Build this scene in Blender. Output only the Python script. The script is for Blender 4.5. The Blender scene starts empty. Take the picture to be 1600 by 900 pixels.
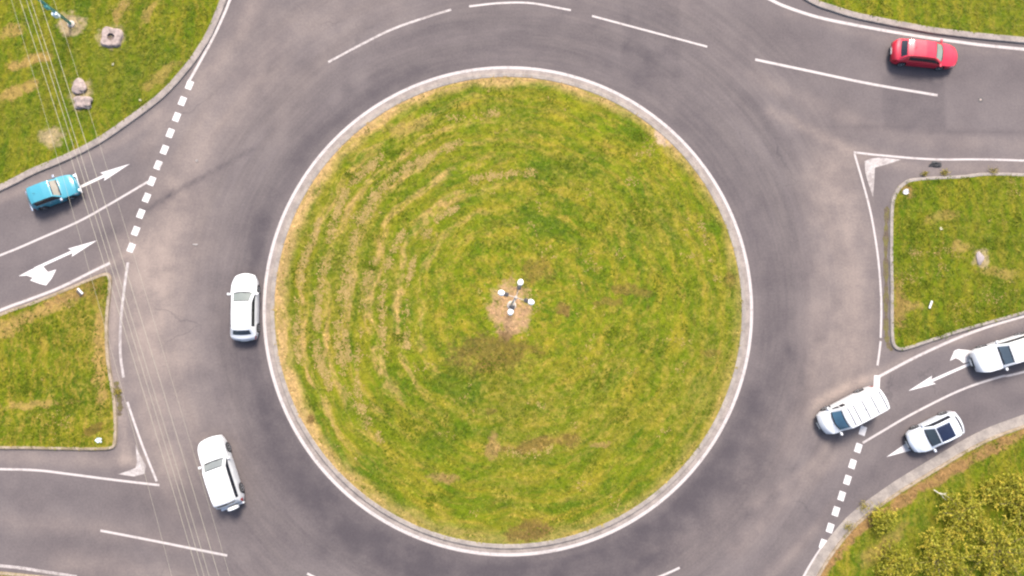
import bpy, bmesh, math, random
import numpy as np
from mathutils import Vector, Matrix, Quaternion
random.seed(7); rng = np.random.default_rng(7)
PI = math.pi
S = bpy.context.scene
COL = S.collection

# ------------------------------------------------------------------ camera
H = 48.5; F = 1067.0                      # height above the ground, focal length in photo pixels (1600 wide)
cd = bpy.data.cameras.new('camera'); cam = bpy.data.objects.new('camera', cd); COL.objects.link(cam)
cd.sensor_width = 36; cd.lens = 36 * F / 1600; cd.clip_start = 0.5; cd.clip_end = 4000
down = Vector((-32, -85, -F)).normalized()          # slight tilt off the vertical
Q = down.rotation_difference(Vector((0, 0, -1)))
cam.rotation_mode = 'QUATERNION'; cam.rotation_quaternion = Q; cam.location = (0, 0, H)
S.camera = cam

# ------------------------------------------------------------------ light
SUN_EL, SUN_DIR = 51, Vector((0.16, 1.0, 0)).normalized()     # towards the sun
w = bpy.data.worlds.new('World'); S.world = w; w.use_nodes = True
wn = w.node_tree; bg = wn.nodes['Background']
sky = wn.nodes.new('ShaderNodeTexSky'); sky.sky_type = 'NISHITA'; sky.sun_disc = False
sky.sun_elevation = math.radians(SUN_EL); sky.sun_rotation = math.atan2(SUN_DIR.x, SUN_DIR.y)
sky.air_density = 1.0; sky.dust_density = 4.0; sky.ozone_density = 1.0
wn.links.new(sky.outputs[0], bg.inputs[0]); bg.inputs[1].default_value = 0.122
sl = bpy.data.lights.new('sun', 'SUN'); so = bpy.data.objects.new('sun', sl); COL.objects.link(so)
sl.energy = 2.5; sl.angle = math.radians(17); sl.color = (1.0, 0.93, 0.84)
e = math.radians(SUN_EL)
tosun = Vector((SUN_DIR.x * math.cos(e), SUN_DIR.y * math.cos(e), math.sin(e)))
so.rotation_mode = 'QUATERNION'; so.rotation_quaternion = tosun.to_track_quat('Z', 'Y'); so.location = (0, 40, 60)
S.view_settings.view_transform = 'Standard'; S.view_settings.look = 'None'
S.view_settings.exposure = 1.55; S.view_settings.gamma = 1
S.view_settings.use_curve_mapping = False
S.render.engine = 'CYCLES'
S.cycles.filter_width = 2.3

# ------------------------------------------------------------------ helpers
def P(px, py, z=0.0):
    """photo point -> the place on the plane at height z"""
    d = Q @ Vector((px - 800, 450 - py, -F)); t = (z - H) / d.z
    return Vector((d.x * t, d.y * t, z))
def P2(p, z=0.0): v = P(p[0], p[1], z); return (v.x, v.y)
def smooth(pts, n=8, closed=False):
    pts = [np.array(p[:2], float) for p in pts]; out = []; m = len(pts)
    for i in range(m if closed else m - 1):
        p1, p2 = pts[i], pts[(i + 1) % m]
        p0 = pts[i - 1] if (i > 0 or closed) else 2 * p1 - p2
        p3 = pts[(i + 2) % m] if (i + 2 < m or closed) else 2 * p2 - p1
        for k in range(n):
            t = k / n
            out.append(0.5 * ((2 * p1) + (-p0 + p2) * t + (2 * p0 - 5 * p1 + 4 * p2 - p3) * t * t + (-p0 + 3 * p1 - 3 * p2 + p3) * t ** 3))
    if not closed: out.append(pts[-1])
    return np.array(out)
def trace(px, n=8, closed=False): return smooth([P2(p) for p in px], n, closed)
def normals(pl, closed=False):
    if closed: t = np.roll(pl, -1, 0) - np.roll(pl, 1, 0)
    else: t = np.gradient(pl, axis=0)
    t /= np.maximum(np.linalg.norm(t, axis=1, keepdims=True), 1e-9)
    return np.stack([-t[:, 1], t[:, 0]], 1)       # left side
def link(name, me, mat, parent=None):
    o = bpy.data.objects.new(name, me); COL.objects.link(o)
    if mat:
        for m in (mat if isinstance(mat, (list, tuple)) else [mat]): me.materials.append(m)
    if parent: o.parent = parent
    return o
def mesh(name, verts, faces, mat, parent=None, smoothf=False):
    me = bpy.data.meshes.new(name); me.from_pydata([tuple(map(float, v)) for v in verts], [], [tuple(map(int, f)) for f in faces])
    me.update()
    if smoothf:
        me.polygons.foreach_set('use_smooth', [True] * len(me.polygons))
    return link(name, me, mat, parent)
def bmobj(name, bm, mat, parent=None, smoothf=False):
    me = bpy.data.meshes.new(name); bmesh.ops.recalc_face_normals(bm, faces=bm.faces); bm.to_mesh(me); bm.free()
    if smoothf: me.polygons.foreach_set('use_smooth', [True] * len(me.polygons))
    return link(name, me, mat, parent)
def thing(name, loc, rz=0.0):
    o = bpy.data.objects.new(name, None); COL.objects.link(o); o.location = loc; o.rotation_euler = (0, 0, rz)
    o.empty_display_size = 0.3; return o
def tag(o, label=None, cat=None, group=None, kind=None):
    if label: o['label'] = label
    if cat: o['category'] = cat
    if group: o['group'] = group
    if kind: o['kind'] = kind
    return o
def tube(bm, pts, rad, seg=8, cap=True):
    pts = [Vector(p) for p in pts]; rs = rad if isinstance(rad, (list, tuple)) else [rad] * len(pts); rings = []
    for i, p in enumerate(pts):
        t = (pts[min(i + 1, len(pts) - 1)] - pts[max(i - 1, 0)]).normalized()
        a = t.orthogonal().normalized() if i == 0 else (a - t * a.dot(t)).normalized()
        b = t.cross(a)
        rings.append([bm.verts.new(p + (a * math.cos(2 * PI * k / seg) + b * math.sin(2 * PI * k / seg)) * rs[i]) for k in range(seg)])
    for r0, r1 in zip(rings, rings[1:]):
        for k in range(seg): bm.faces.new((r0[k], r0[(k + 1) % seg], r1[(k + 1) % seg], r1[k]))
    if cap: bm.faces.new(rings[0][::-1]); bm.faces.new(rings[-1])
def box(bm, c, s, rz=0, bev=0.0, rot=None):
    m = Matrix.Translation(c) @ (rot if rot is not None else Matrix.Rotation(rz, 4, 'Z')) @ Matrix.Diagonal((s[0], s[1], s[2], 1))
    r = bmesh.ops.create_cube(bm, size=1, matrix=m)
    if bev:
        es = list({e for v in r['verts'] for e in v.link_edges})
        bmesh.ops.bevel(bm, geom=es, offset=bev, segments=2, affect='EDGES', profile=0.7)
def lathe(bm, prof, seg=20, mtx=None):
    rings = []
    for r, z in prof:
        rings.append([bm.verts.new(((mtx or Matrix()) @ Vector((r * math.cos(2 * PI * k / seg), r * math.sin(2 * PI * k / seg), z)))) for k in range(seg)])
    for a, b in zip(rings, rings[1:]):
        for k in range(seg): bm.faces.new((a[k], a[(k + 1) % seg], b[(k + 1) % seg], b[k]))
    bm.faces.new(rings[0][::-1]); bm.faces.new(rings[-1])
def inside(pts, poly):
    x, y = pts[:, 0], pts[:, 1]; r = np.zeros(len(pts), bool); j = len(poly) - 1
    for i in range(len(poly)):
        xi, yi = poly[i]; xj, yj = poly[j]
        if yi != yj:
            r ^= ((yi > y) != (yj > y)) & (x < (xj - xi) * (y - yi) / (yj - yi) + xi)
        j = i
    return r
def dist_poly(pts, pl):
    best = np.full(len(pts), 1e9)
    for a, b in zip(pl[:-1], pl[1:]):
        ab = b - a; L = max(ab @ ab, 1e-9); t = np.clip(((pts - a) @ ab) / L, 0, 1)
        best = np.minimum(best, np.hypot(*(pts - a - t[:, None] * ab).T))
    return best

# ------------------------------------------------------------------ node helpers
class NT:
    def __init__(s, name):
        s.m = bpy.data.materials.new(name); s.m.use_nodes = True; s.t = s.m.node_tree; s.b = s.t.nodes['Principled BSDF']
    def n(s, typ, **kw):
        o = s.t.nodes.new(typ)
        for k, v in kw.items(): setattr(o, k, v)
        return o
    def put(s, sock, v):
        if hasattr(v, 'is_output') or hasattr(v, 'links'): s.t.links.new(v, sock)
        elif isinstance(v, (tuple, list)) and len(v) == 3 and sock.type == 'RGBA': sock.default_value = (*v, 1)
        else: sock.default_value = v
    def math(s, op, a, b=0.0, c=0.0, clamp=False):
        o = s.n('ShaderNodeMath', operation=op, use_clamp=clamp)
        s.put(o.inputs[0], a); s.put(o.inputs[1], b); s.put(o.inputs[2], c); return o.outputs[0]
    def mix(s, f, a, b, typ='MIX'):
        o = s.n('ShaderNodeMix', data_type='RGBA', blend_type=typ)
        s.put(o.inputs[0], f); s.put(o.inputs[6], a); s.put(o.inputs[7], b); return o.outputs[2]
    def vmath(s, op, a, b=(0, 0, 0), out=0):
        o = s.n('ShaderNodeVectorMath', operation=op); s.put(o.inputs[0], a); s.put(o.inputs[1], b); return o.outputs[out]
    def scale(s, a, f):
        o = s.n('ShaderNodeVectorMath', operation='SCALE'); s.put(o.inputs[0], a); s.put(o.inputs[3], f); return o.outputs[0]
    def pos(s): return s.n('ShaderNodeNewGeometry').outputs['Position']
    def noise(s, vec, sc, det=3, rough=0.55, col=False):
        o = s.n('ShaderNodeTexNoise'); s.put(o.inputs['Vector'], vec); o.inputs['Scale'].default_value = sc
        o.inputs['Detail'].default_value = det; o.inputs['Roughness'].default_value = rough
        return o.outputs['Color' if col else 'Fac']
    def rng(s, v, a, b, c=0.0, d=1.0, sm=True):
        o = s.n('ShaderNodeMapRange', interpolation_type='SMOOTHSTEP' if sm else 'LINEAR')
        s.put(o.inputs[0], v)
        for i, q in enumerate((a, b, c, d)): s.put(o.inputs[i + 1], q)
        return o.outputs[0]
    def attr(s, name): return s.n('ShaderNodeAttribute', attribute_name=name).outputs['Fac']
    def comb(s, x, y, z):
        o = s.n('ShaderNodeCombineXYZ'); s.put(o.inputs[0], x); s.put(o.inputs[1], y); s.put(o.inputs[2], z); return o.outputs[0]
    def sep(s, v): o = s.n('ShaderNodeSeparateXYZ'); s.put(o.inputs[0], v); return o.outputs
    def rot(s, v, a, sc=(1, 1, 1)):
        o = s.n('ShaderNodeMapping'); s.put(o.inputs['Vector'], v); o.inputs['Rotation'].default_value = (0, 0, a); o.inputs['Scale'].default_value = sc
        return o.outputs[0]
    def bump(s, h, st=0.4, d=0.02):
        o = s.n('ShaderNodeBump'); o.inputs['Strength'].default_value = st; o.inputs['Distance'].default_value = d
        s.put(o.inputs['Height'], h); s.t.links.new(o.outputs[0], s.b.inputs['Normal'])
    def done(s, col, rough=0.8, spec=0.3, metal=0.0, coat=0.0):
        s.put(s.b.inputs['Base Color'], col); s.put(s.b.inputs['Roughness'], rough)
        s.b.inputs['Specular IOR Level'].default_value = spec; s.b.inputs['Metallic'].default_value = metal
        s.b.inputs['Coat Weight'].default_value = coat; s.b.inputs['Coat Roughness'].default_value = 0.04
        return s.m
MATS = {}
def plain(name, col, rough=0.5, spec=0.5, metal=0.0, coat=0.0, dirt=0.12, sc=6.0):
    """procedural: a colour with soft worn variation"""
    k = (name, col)
    if k in MATS: return MATS[k]
    t = NT(name); tc = t.n('ShaderNodeTexCoord').outputs['Object']
    n = t.noise(tc, sc, 4)
    c = t.mix(t.rng(n, 0.35, 0.75, 0, dirt), col, tuple(x * 0.45 for x in col))
    MATS[k] = t.done(c, t.rng(n, 0.3, 0.7, rough * 0.8, min(1, rough * 1.25)), spec, metal, coat); return MATS[k]

# ------------------------------------------------------------------ the island's circle
cpx = [P2(p) for p in ((411, 486), (1176, 486), (793, 102), (793, 871))]
IC = np.array([(cpx[0][0] + cpx[1][0]) / 2, (cpx[2][1] + cpx[3][1]) / 2])
IR = ((cpx[1][0] - cpx[0][0]) + (cpx[2][1] - cpx[3][1])) / 4
PXM = IR / 383.5                                  # metres per photo pixel at the ground

# ------------------------------------------------------------------ outlines of the grass areas (photo points, roads between them)
A_left = [(-3200, 700), (-1500, 570), (-700, 480), (-350, 415), (-150, 355), (0, 290), (50, 265), (100, 244), (150, 219), (200, 185), (250, 147), (287, 107), (307, 80), (325, 50), (340, 15), (352, -15), (385, -75), (440, -120), (520, -150)]
A_right = [(1000, -150), (1100, -110), (1190, -55), (1240, -20), (1275, 1), (1300, 10), (1340, 22), (1415, 37), (1475, 47), (1600, 60), (2000, 95), (3000, 180), (4800, 330)]
A_edge = A_left + [(640, -170), (780, -178), (900, -172)] + A_right
B_out = [(0, 494), (50, 476), (100, 456), (140, 439), (165, 430), (171, 436), (171, 450), (167, 490), (166, 525), (168, 560), (173, 595), (178, 625), (180, 660), (179, 690), (174, 698), (150, 700), (80, 699), (0, 698), (-400, 698), (-800, 698), (-830, 692), (-600, 668), (-350, 625), (-150, 560)]
C_out = [(1600, 275), (1500, 278), (1432, 282), (1412, 289), (1399, 306), (1394, 330), (1393, 400), (1394, 450), (1394, 500), (1395, 530), (1399, 541), (1408, 544), (1424, 540), (1460, 528), (1500, 515), (1550, 501), (1600, 487), (1800, 432), (2100, 372), (2400, 336), (2420, 330), (2000, 300)]
D_left = [(-3200, 1020), (-1500, 905), (-400, 885), (-100, 888), (0, 896), (60, 902), (140, 912), (230, 935), (330, 985), (430, 1045), (560, 1100)]
D_right = [(1060, 1105), (1150, 1060), (1220, 990), (1264, 928), (1281, 896), (1304, 860), (1341, 817), (1397, 775), (1453, 740), (1530, 695), (1600, 667), (1800, 600), (2100, 560), (2600, 545), (4800, 640)]
D_edge = D_left + [(680, 1130), (800, 1140), (930, 1132)] + D_right

# ------------------------------------------------------------------ materials of the setting
def grass_nodes(t, straw=0.35, ang=0.7, island=False, blobs=(), lush=0.0):
    p = t.pos()
    warp = t.scale(t.vmath('SUBTRACT', t.noise(p, 0.9, 3, col=True), (0.5, 0.5, 0.5)), 1.1)
    pw = t.vmath('ADD', p, warp)
    big = t.noise(p, 0.09, 2); mid = t.noise(pw, 0.42, 4, 0.6); fine = t.noise(p, 2.6, 4, 0.65); vf = t.noise(p, 11, 2, 0.7); rag = t.noise(p, 1.15, 4, 0.65)
    if island:
        d = t.vmath('SUBTRACT', p, (IC[0] + 0.2, IC[1] + 0.1, 0)); x, y, z = t.sep(d)
        r = t.math('SQRT', t.math('ADD', t.math('MULTIPLY', x, x), t.math('MULTIPLY', y, y)))
        rs = t.math('MAXIMUM', r, 0.3); c, sn = t.math('DIVIDE', x, rs), t.math('DIVIDE', y, rs)
        wob = t.math('MULTIPLY', t.math('SUBTRACT', t.noise(p, 0.16, 3), 0.5), 3.2)
        rw = t.math('ADD', r, wob)
        st = t.noise(t.comb(t.math('MULTIPLY', c, 3.2), t.math('MULTIPLY', sn, 3.2), t.math('MULTIPLY', rw, 1.15)), 1.0, 4, 0.62)
        st2 = t.noise(t.comb(t.math('MULTIPLY', c, 9), t.math('MULTIPLY', sn, 9), t.math('MULTIPLY', rw, 2.4)), 1.0, 4, 0.65)
        wave = t.math('SINE', t.math('MULTIPLY', rw, 2 * PI / 1.62))
        left = t.math('MULTIPLY', t.rng(t.math('ADD', t.math('MULTIPLY', c, -1), t.math('MULTIPLY', sn, 0.32)), 0.25, 0.9), t.rng(r, 4, 9))
        rowm = t.rng(t.noise(t.comb(t.math('MULTIPLY', c, 1.3), t.math('MULTIPLY', sn, 1.3), t.math('MULTIPLY', rw, 0.42)), 1.0, 2), 0.34, 0.56, 0.25, 1.0)
        rings = t.math('MULTIPLY', t.math('MULTIPLY', t.math('MULTIPLY', t.rng(wave, 0.05, 0.95), left), rowm), t.rng(st2, 0.36, 0.6))
        edge = t.rng(t.math('ADD', r, t.math('MULTIPLY', t.math('SUBTRACT', mid, 0.5), 1.6)), IR - 2.0, IR - 0.9)
    else:
        q = t.rot(pw, ang, (2.6, 0.5, 1))
        st = t.noise(q, 0.55, 4, 0.6); st2 = t.noise(q, 1.6, 3, 0.65)
    g = t.mix(t.rng(mid, 0.36, 0.64), (0.053, 0.088, 0.003), (0.094, 0.117, 0.0045))
    g = t.mix(t.rng(st, 0.40, 0.66), g, (0.135, 0.128, 0.010))
    g = t.mix(t.math('MULTIPLY', t.rng(st2, 0.46, 0.70), straw * 1.5, clamp=True), g, (0.205, 0.150, 0.030))
    g = t.mix(t.math('MULTIPLY', t.rng(t.math('ADD', t.math('MULTIPLY', big, 0.5), t.math('MULTIPLY', fine, 0.5)), 0.50, 0.66), straw * 1.1, clamp=True), g, (0.225, 0.155, 0.045))
    g = t.mix(t.math('MULTIPLY', t.rng(big, 0.44, 0.66), 0.42 - straw * 0.5 + lush, clamp=True), g, (0.045, 0.080, 0.0025))
    if island:
        soft = t.math('MULTIPLY', wave, t.rng(st, 0.35, 0.6))
        g = t.mix(t.rng(soft, -0.8, 0.8), t.mix(1.0, g, (0.89, 0.94, 0.88), 'MULTIPLY'), t.mix(1.0, g, (1.11, 1.06, 1.12), 'MULTIPLY'))
        g = t.mix(t.math('MULTIPLY', rings, 0.62), g, (0.30, 0.195, 0.085))
        g = t.mix(t.math('MULTIPLY', edge, t.math('MULTIPLY', t.rng(st2, 0.30, 0.55, 0.35, 0.9), t.rng(t.math('ADD', t.math('MULTIPLY', c, -0.5), t.math('MULTIPLY', sn, 0.6)), -0.8, 0.5, 0.35, 1.0))), g, (0.28, 0.19, 0.088))
    for (cx, cy, rx, ry, a, colr, stg) in blobs:
        q = t.rot(t.vmath('SUBTRACT', pw, (cx, cy, 0)), 0)
        m = t.n('ShaderNodeVectorRotate', rotation_type='Z_AXIS'); t.put(m.inputs['Vector'], q); m.inputs['Angle'].default_value = -a
        qx, qy, qz = t.sep(m.outputs[0])
        dd = t.math('ADD', t.math('POWER', t.math('ABSOLUTE', t.math('DIVIDE', qx, rx)), 2), t.math('POWER', t.math('ABSOLUTE', t.math('DIVIDE', qy, ry)), 2))
        dd = t.math('ADD', dd, t.math('ADD', t.math('MULTIPLY', t.math('SUBTRACT', fine, 0.5), 2.4), t.math('MULTIPLY', t.math('SUBTRACT', rag, 0.5), 3.2)))
        g = t.mix(t.math('MULTIPLY', t.rng(dd, 1.5, 0.2), stg), g, colr)
    g = t.mix(1.0, g, (1.07, 1.05, 1.05) if island else (0.92, 0.93, 0.80), 'MULTIPLY')
    g = t.mix(t.rng(fine, 0.25, 0.75, 0.0, 1.0), t.mix(1.0, g, (0.78, 0.78, 0.74), 'MULTIPLY'), t.mix(1.0, g, (1.2, 1.17, 1.15), 'MULTIPLY'))
    g = t.mix(t.rng(vf, 0.25, 0.75), t.mix(1.0, g, (0.83, 0.84, 0.8), 'MULTIPLY'), t.mix(1.0, g, (1.16, 1.14, 1.14), 'MULTIPLY'))
    return g, fine, vf
def grass_mat(name, **kw):
    t = NT(name); g, fine, vf = grass_nodes(t, **kw)
    t.bump(t.math('ADD', fine, t.math('MULTIPLY', vf, 0.6)), 0.55, 0.10)
    t.done(g, 0.95, 0.08)
    u = NT(name + ' blades'); g, fine, vf = grass_nodes(u, **kw)          # the same turf, blade by blade
    a = u.attr('shade')
    g = u.mix(1.0, g, u.mix(a, (0.74, 0.80, 0.72), (1.34, 1.28, 1.30)), 'MULTIPLY')
    u.done(g, 0.8, 0.15)
    return t.m, u.m
SOIL = (0.20, 0.118, 0.058); SAND = (0.30, 0.225, 0.165); DRY = (0.25, 0.165, 0.065); DARK_BROWN = (0.105, 0.066, 0.022); GREEN = (0.040, 0.075, 0.003)
def blob(px, py, rx, ry=None, a=0, col=SOIL, s=0.9):
    x, y = P2((px, py)); return (x, y, rx * PXM, (ry or rx) * PXM, math.radians(a), col, s)
mat_A, mat_Ab = grass_mat('roadside grass', straw=0.26, ang=-0.75, lush=0.12, blobs=[
    blob(113, 38, 21, 20, 0, SAND, .9), blob(82, 214, 22, 15, 0, SAND, .75), blob(50, 95, 34, 9, 12, DRY, .85), blob(25, 145, 40, 10, 30, DRY, .8),
    blob(20, 50, 26, 9, 25, DRY, .7), blob(190, 20, 8, 22, -25, DRY, .7), blob(235, 20, 8, 24, -30, DRY, .6), blob(175, 60, 22, 20, 0, SAND, .8), blob(128, 150, 16, 26, 0, SAND, .7), blob(255, 118, 34, 10, 40, DRY, .5)])
mat_B, mat_Bb = grass_mat('median grass', straw=0.55, ang=0.45, blobs=[
    blob(60, 488, 80, 12, 22, DRY, .85), blob(110, 462, 40, 12, 22, SOIL, .6), blob(158, 560, 11, 75, 3, DRY, .85), blob(60, 632, 50, 6, 4, DRY, .7), blob(145, 672, 20, 7, 25, DARK_BROWN, .7), blob(152, 450, 14, 26, 0, DARK_BROWN, .5), blob(15, 520, 24, 8, 20, DRY, .7)])
mat_C, mat_Cb = grass_mat('splitter grass', straw=0.24, ang=0.3, lush=0.10, blobs=[
    blob(1415, 300, 14, 12, 0, SOIL, .7), blob(1530, 404, 13, 14, 0, SAND, .7), blob(1404, 480, 12, 45, 0, SOIL, .6), blob(1428, 478, 16, 10, 0, DRY, .7), blob(1500, 385, 20, 10, 0, DRY, .6), blob(1470, 340, 30, 8, 10, DRY, .45), blob(1560, 425, 36, 10, -8, DRY, .5)])
mat_D, mat_Db = grass_mat('verge grass', straw=0.32, ang=-0.6, lush=0.05, blobs=[
    blob(1281, 900, 40, 9, 58, SOIL, .95), blob(1312, 858, 45, 10, 48, SOIL, .95), blob(1352, 818, 45, 10, 38, SOIL, .95), blob(1410, 778, 60, 10, 33, SOIL, .95), blob(1480, 737, 60, 10, 31, SOIL, .95), blob(1560, 694, 70, 10, 26, SOIL, .9), blob(1380, 850, 50, 12, 40, DRY, .5), blob(40, 903, 90, 8, 0, SOIL, .8)])
mat_E, mat_Eb = grass_mat('island grass', straw=0.35, island=True, blobs=[
    blob(796, 484, 32, 44, 0, (0.265, 0.172, 0.098), .95), blob(770, 552, 75, 30, 5, DARK_BROWN, .62), blob(838, 425, 26, 22, 0, DARK_BROWN, .5), blob(880, 485, 10, 13, 30, DARK_BROWN, .8), blob(985, 455, 34, 8, -5, DARK_BROWN, .55), blob(950, 472, 24, 6, 0, DARK_BROWN, .55),  # broad dark brown patch below the mast, smaller ones around it
    blob(845, 692, 62, 10, 8, DARK_BROWN, .7), blob(770, 695, 10, 20, 0, SOIL, .6), blob(690, 745, 22, 9, 0, SOIL, .6), blob(826, 828, 38, 16, 10, DARK_BROWN, .8), blob(1034, 216, 18, 12, -40, SAND, .95), blob(485, 655, 9, 11, 0, DARK_BROWN, .8), blob(1140, 440, 13, 14, 0, DARK_BROWN, .6), blob(935, 692, 15, 5, 0, SOIL, .5), blob(1110, 550, 16, 7, 0, DARK_BROWN, .5), blob(768, 640, 10, 6, 0, DARK_BROWN, .5),
    blob(845, 350, 45, 24, -25, GREEN, .8), blob(860, 270, 60, 22, 5, GREEN, .6), blob(715, 605, 45, 24, -20, GREEN, .65), blob(690, 690, 34, 20, 0, GREEN, .6), blob(640, 200, 40, 12, 20, DRY, .45)])

def road_mat():
    t = NT('worn asphalt'); p = t.pos()
    d = t.vmath('SUBTRACT', p, (IC[0], IC[1], 0)); x, y, z = t.sep(d)
    r = t.math('SQRT', t.math('ADD', t.math('MULTIPLY', x, x), t.math('MULTIPLY', y, y))); rs = t.math('MAXIMUM', r, 1)
    c, sn = t.math('DIVIDE', x, rs), t.math('DIVIDE', y, rs)
    st = t.noise(t.comb(t.math('MULTIPLY', c, 2.4), t.math('MULTIPLY', sn, 2.4), t.math('MULTIPLY', r, 0.75)), 1.0, 4, 0.55)
    big = t.noise(p, 0.11, 3); mid = t.noise(p, 0.55, 4, 0.6); fine = t.noise(p, 7, 3, 0.7); vf = t.noise(p, 40, 2, 0.7)
    g = t.mix(t.rng(big, 0.3, 0.7), (0.083, 0.070, 0.0705), (0.102, 0.0875, 0.087))
    sh = t.noise(t.comb(t.math('MULTIPLY', c, 4.5), t.math('MULTIPLY', sn, 4.5), t.math('MULTIPLY', r, 3.2)), 1.0, 3, 0.6)
    far = t.rng(r, 24, 32, 1.0, 0.15)
    g = t.mix(t.math('MULTIPLY', t.rng(st, 0.36, 0.66, 0, 0.7), far), g, (0.070, 0.060, 0.061))
    g = t.mix(t.math('MULTIPLY', t.rng(sh, 0.35, 0.68, 0, 0.26), far), g, (0.132, 0.112, 0.104))
    dust = t.math('MULTIPLY', t.attr('dust'), t.rng(t.math('ADD', t.math('MULTIPLY', mid, 0.5), t.math('MULTIPLY', st, 0.5)), 0.3, 0.65, 0.45, 1.15), clamp=True)
    dark = t.math('MULTIPLY', t.attr('dark'), t.rng(t.math('ADD', t.math('MULTIPLY', mid, 0.6), t.math('MULTIPLY', st, 0.4)), 0.3, 0.7, 1.15, 0.6), clamp=True)
    g = t.mix(dust, g, (0.190, 0.153, 0.134)); g = t.mix(dark, g, (0.050, 0.043, 0.047))
    crack = t.n('ShaderNodeTexVoronoi', feature='DISTANCE_TO_EDGE'); t.put(crack.inputs['Vector'], t.vmath('ADD', p, t.scale(t.noise(p, 0.8, 3, col=True), 1.2))); crack.inputs['Scale'].default_value = 0.16
    cm = t.math('MULTIPLY', t.rng(crack.outputs['Distance'], 0.010, 0.002), t.rng(big, 0.56, 0.66, 0, 0.3))
    g = t.mix(cm, g, (0.04, 0.036, 0.04))
    g = t.mix(t.rng(mid, 0.3, 0.7, 0.0, 1.0), t.mix(1.0, g, (0.93, 0.93, 0.94), 'MULTIPLY'), t.mix(1.0, g, (1.06, 1.06, 1.05), 'MULTIPLY'))
    g = t.mix(t.rng(fine, 0.3, 0.7), t.mix(1.0, g, (0.91, 0.90, 0.92), 'MULTIPLY'), t.mix(1.0, g, (1.09, 1.09, 1.08), 'MULTIPLY'))
    t.bump(t.math('ADD', fine, vf), 0.25, 0.01)
    return t.done(g, 0.92, 0.2)
mat_road = road_mat()
def paint_mat(name, wear, col=(0.335, 0.305, 0.295)):
    t = NT(name); p = t.pos(); f = t.noise(p, 3.0, 4, 0.7); f2 = t.noise(p, 18, 3, 0.7)
    w_ = t.noise(p, 0.35, 3, 0.6); m = t.rng(t.math('ADD', t.math('ADD', t.math('MULTIPLY', f, 0.4), t.math('MULTIPLY', f2, 0.35)), t.math('MULTIPLY', w_, 0.25)), 0.60 - wear * 0.3, 0.72 - wear * 0.22, 0.06, 0.85)
    return t.done(t.mix(m, col, (0.145, 0.122, 0.115)), 0.7, 0.3)
mat_line = paint_mat('white road paint', 0.36); mat_fresh = paint_mat('thick white road paint', 0.24, (0.44, 0.42, 0.415)); mat_old = paint_mat('worn road paint', 0.62)
def kerb_mat(name, col, col2):
    t = NT(name); p = t.pos(); f = t.noise(p, 1.3, 4, 0.65); f2 = t.noise(p, 9, 3, 0.7)
    g = t.mix(t.rng(f, 0.35, 0.68), col, col2)
    g = t.mix(t.rng(f2, 0.45, 0.75, 0, 0.5), g, tuple(c * 0.55 for c in col2))
    s = t.math('FRACT', t.math('DIVIDE', t.attr('run'), 1.8))
    g = t.mix(t.rng(s, 0.026, 0.012, 0, 0.28), g, (0.06, 0.05, 0.045))
    t.bump(f2, 0.3, 0.01); return t.done(g, 0.9, 0.2)
mat_kerb = kerb_mat('weathered kerb concrete', (0.235, 0.205, 0.18), (0.16, 0.14, 0.128))
mat_gutter = kerb_mat('gutter concrete', (0.235, 0.20, 0.18), (0.16, 0.137, 0.125))
mat_dkerb = kerb_mat('dirty kerb concrete', (0.25, 0.20, 0.15), (0.16, 0.125, 0.08))

# ------------------------------------------------------------------ setting
g = 1800
o = mesh('ground', [(-g, -g, -0.03), (g, -g, -0.03), (g, g, -0.03), (-g, g, -0.03)], [(0, 1, 2, 3)], mat_A); tag(o, kind='structure')

# road: one sheet with a fine middle that carries the dust and the tyre wear
def axis(lo, hi, step, far): return np.concatenate([np.linspace(-far, lo - 1, 8), np.arange(lo, hi, step), np.linspace(hi + 1, far, 8)])
xs, ys = axis(-44, 44, 0.34, 150), axis(-27, 29, 0.34, 150)
gx, gy = np.meshgrid(xs, ys); rp = np.stack([gx.ravel(), gy.ravel()], 1)
nx, ny = len(xs), len(ys)
dark = np.zeros(len(rp)); dust = np.zeros(len(rp))
def stroke(arr, px, wpx, s, n=6):
    pl = trace(px, n); arr += s * np.exp(-(dist_poly(rp, pl) / (wpx * PXM)) ** 2)
def arc(rpx, a0, a1, n=14):
    return [(793.5 + rpx * math.cos(math.radians(a)), 486.5 + rpx * math.sin(math.radians(a))) for a in np.linspace(a0, a1, n)]   # angles run clockwise from the right
stroke(dark, arc(408, 20, 200), 22, .62); stroke(dark, arc(445, 60, 185), 24, .34); stroke(dark, arc(412, 200, 300), 18, .34); stroke(dark, arc(420, 300, 380), 20, .34)
stroke(dark, arc(432, 30, 150), 34, .34); stroke(dark, arc(400, -40, 250), 14, .28); stroke(dark, arc(470, 10, 100), 36, .22)
stroke(dark, [(1230, 600), (1190, 700), (1110, 800), (1000, 890)], 40, .22); stroke(dark, [(430, 640), (480, 740), (560, 830), (650, 890)], 26, .25)
stroke(dark, arc(455, 235, 300), 14, .30); stroke(dark, arc(520, 60, 120), 18, .25); stroke(dark, arc(400, 215, 260), 10, .25)
stroke(dark, [(225, 330), (265, 305), (300, 286), (350, 258), (400, 230)], 3.5, .62); stroke(dark, [(195, 345), (230, 328), (270, 305)], 14, .35); stroke(dark, [(180, 360), (165, 375)], 12, .4)
stroke(dark, [(0, 770), (120, 775), (260, 790), (380, 830), (520, 880)], 20, .30); stroke(dark, [(0, 845), (150, 850), (300, 890)], 16, .22)
stroke(dark, [(0, 345), (60, 330), (150, 290), (230, 240)], 14, .35); stroke(dark, [(0, 440), (70, 405), (170, 365)], 12, .22)
stroke(dark, [(1600, 545), (1530, 600), (1450, 625), (1400, 650)], 16, .30); stroke(dark, [(1600, 625), (1500, 660), (1400, 710), (1330, 770), (1290, 820)], 16, .34); stroke(dark, [(1600, 520), (1500, 555), (1400, 600)], 12, .3)
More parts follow.
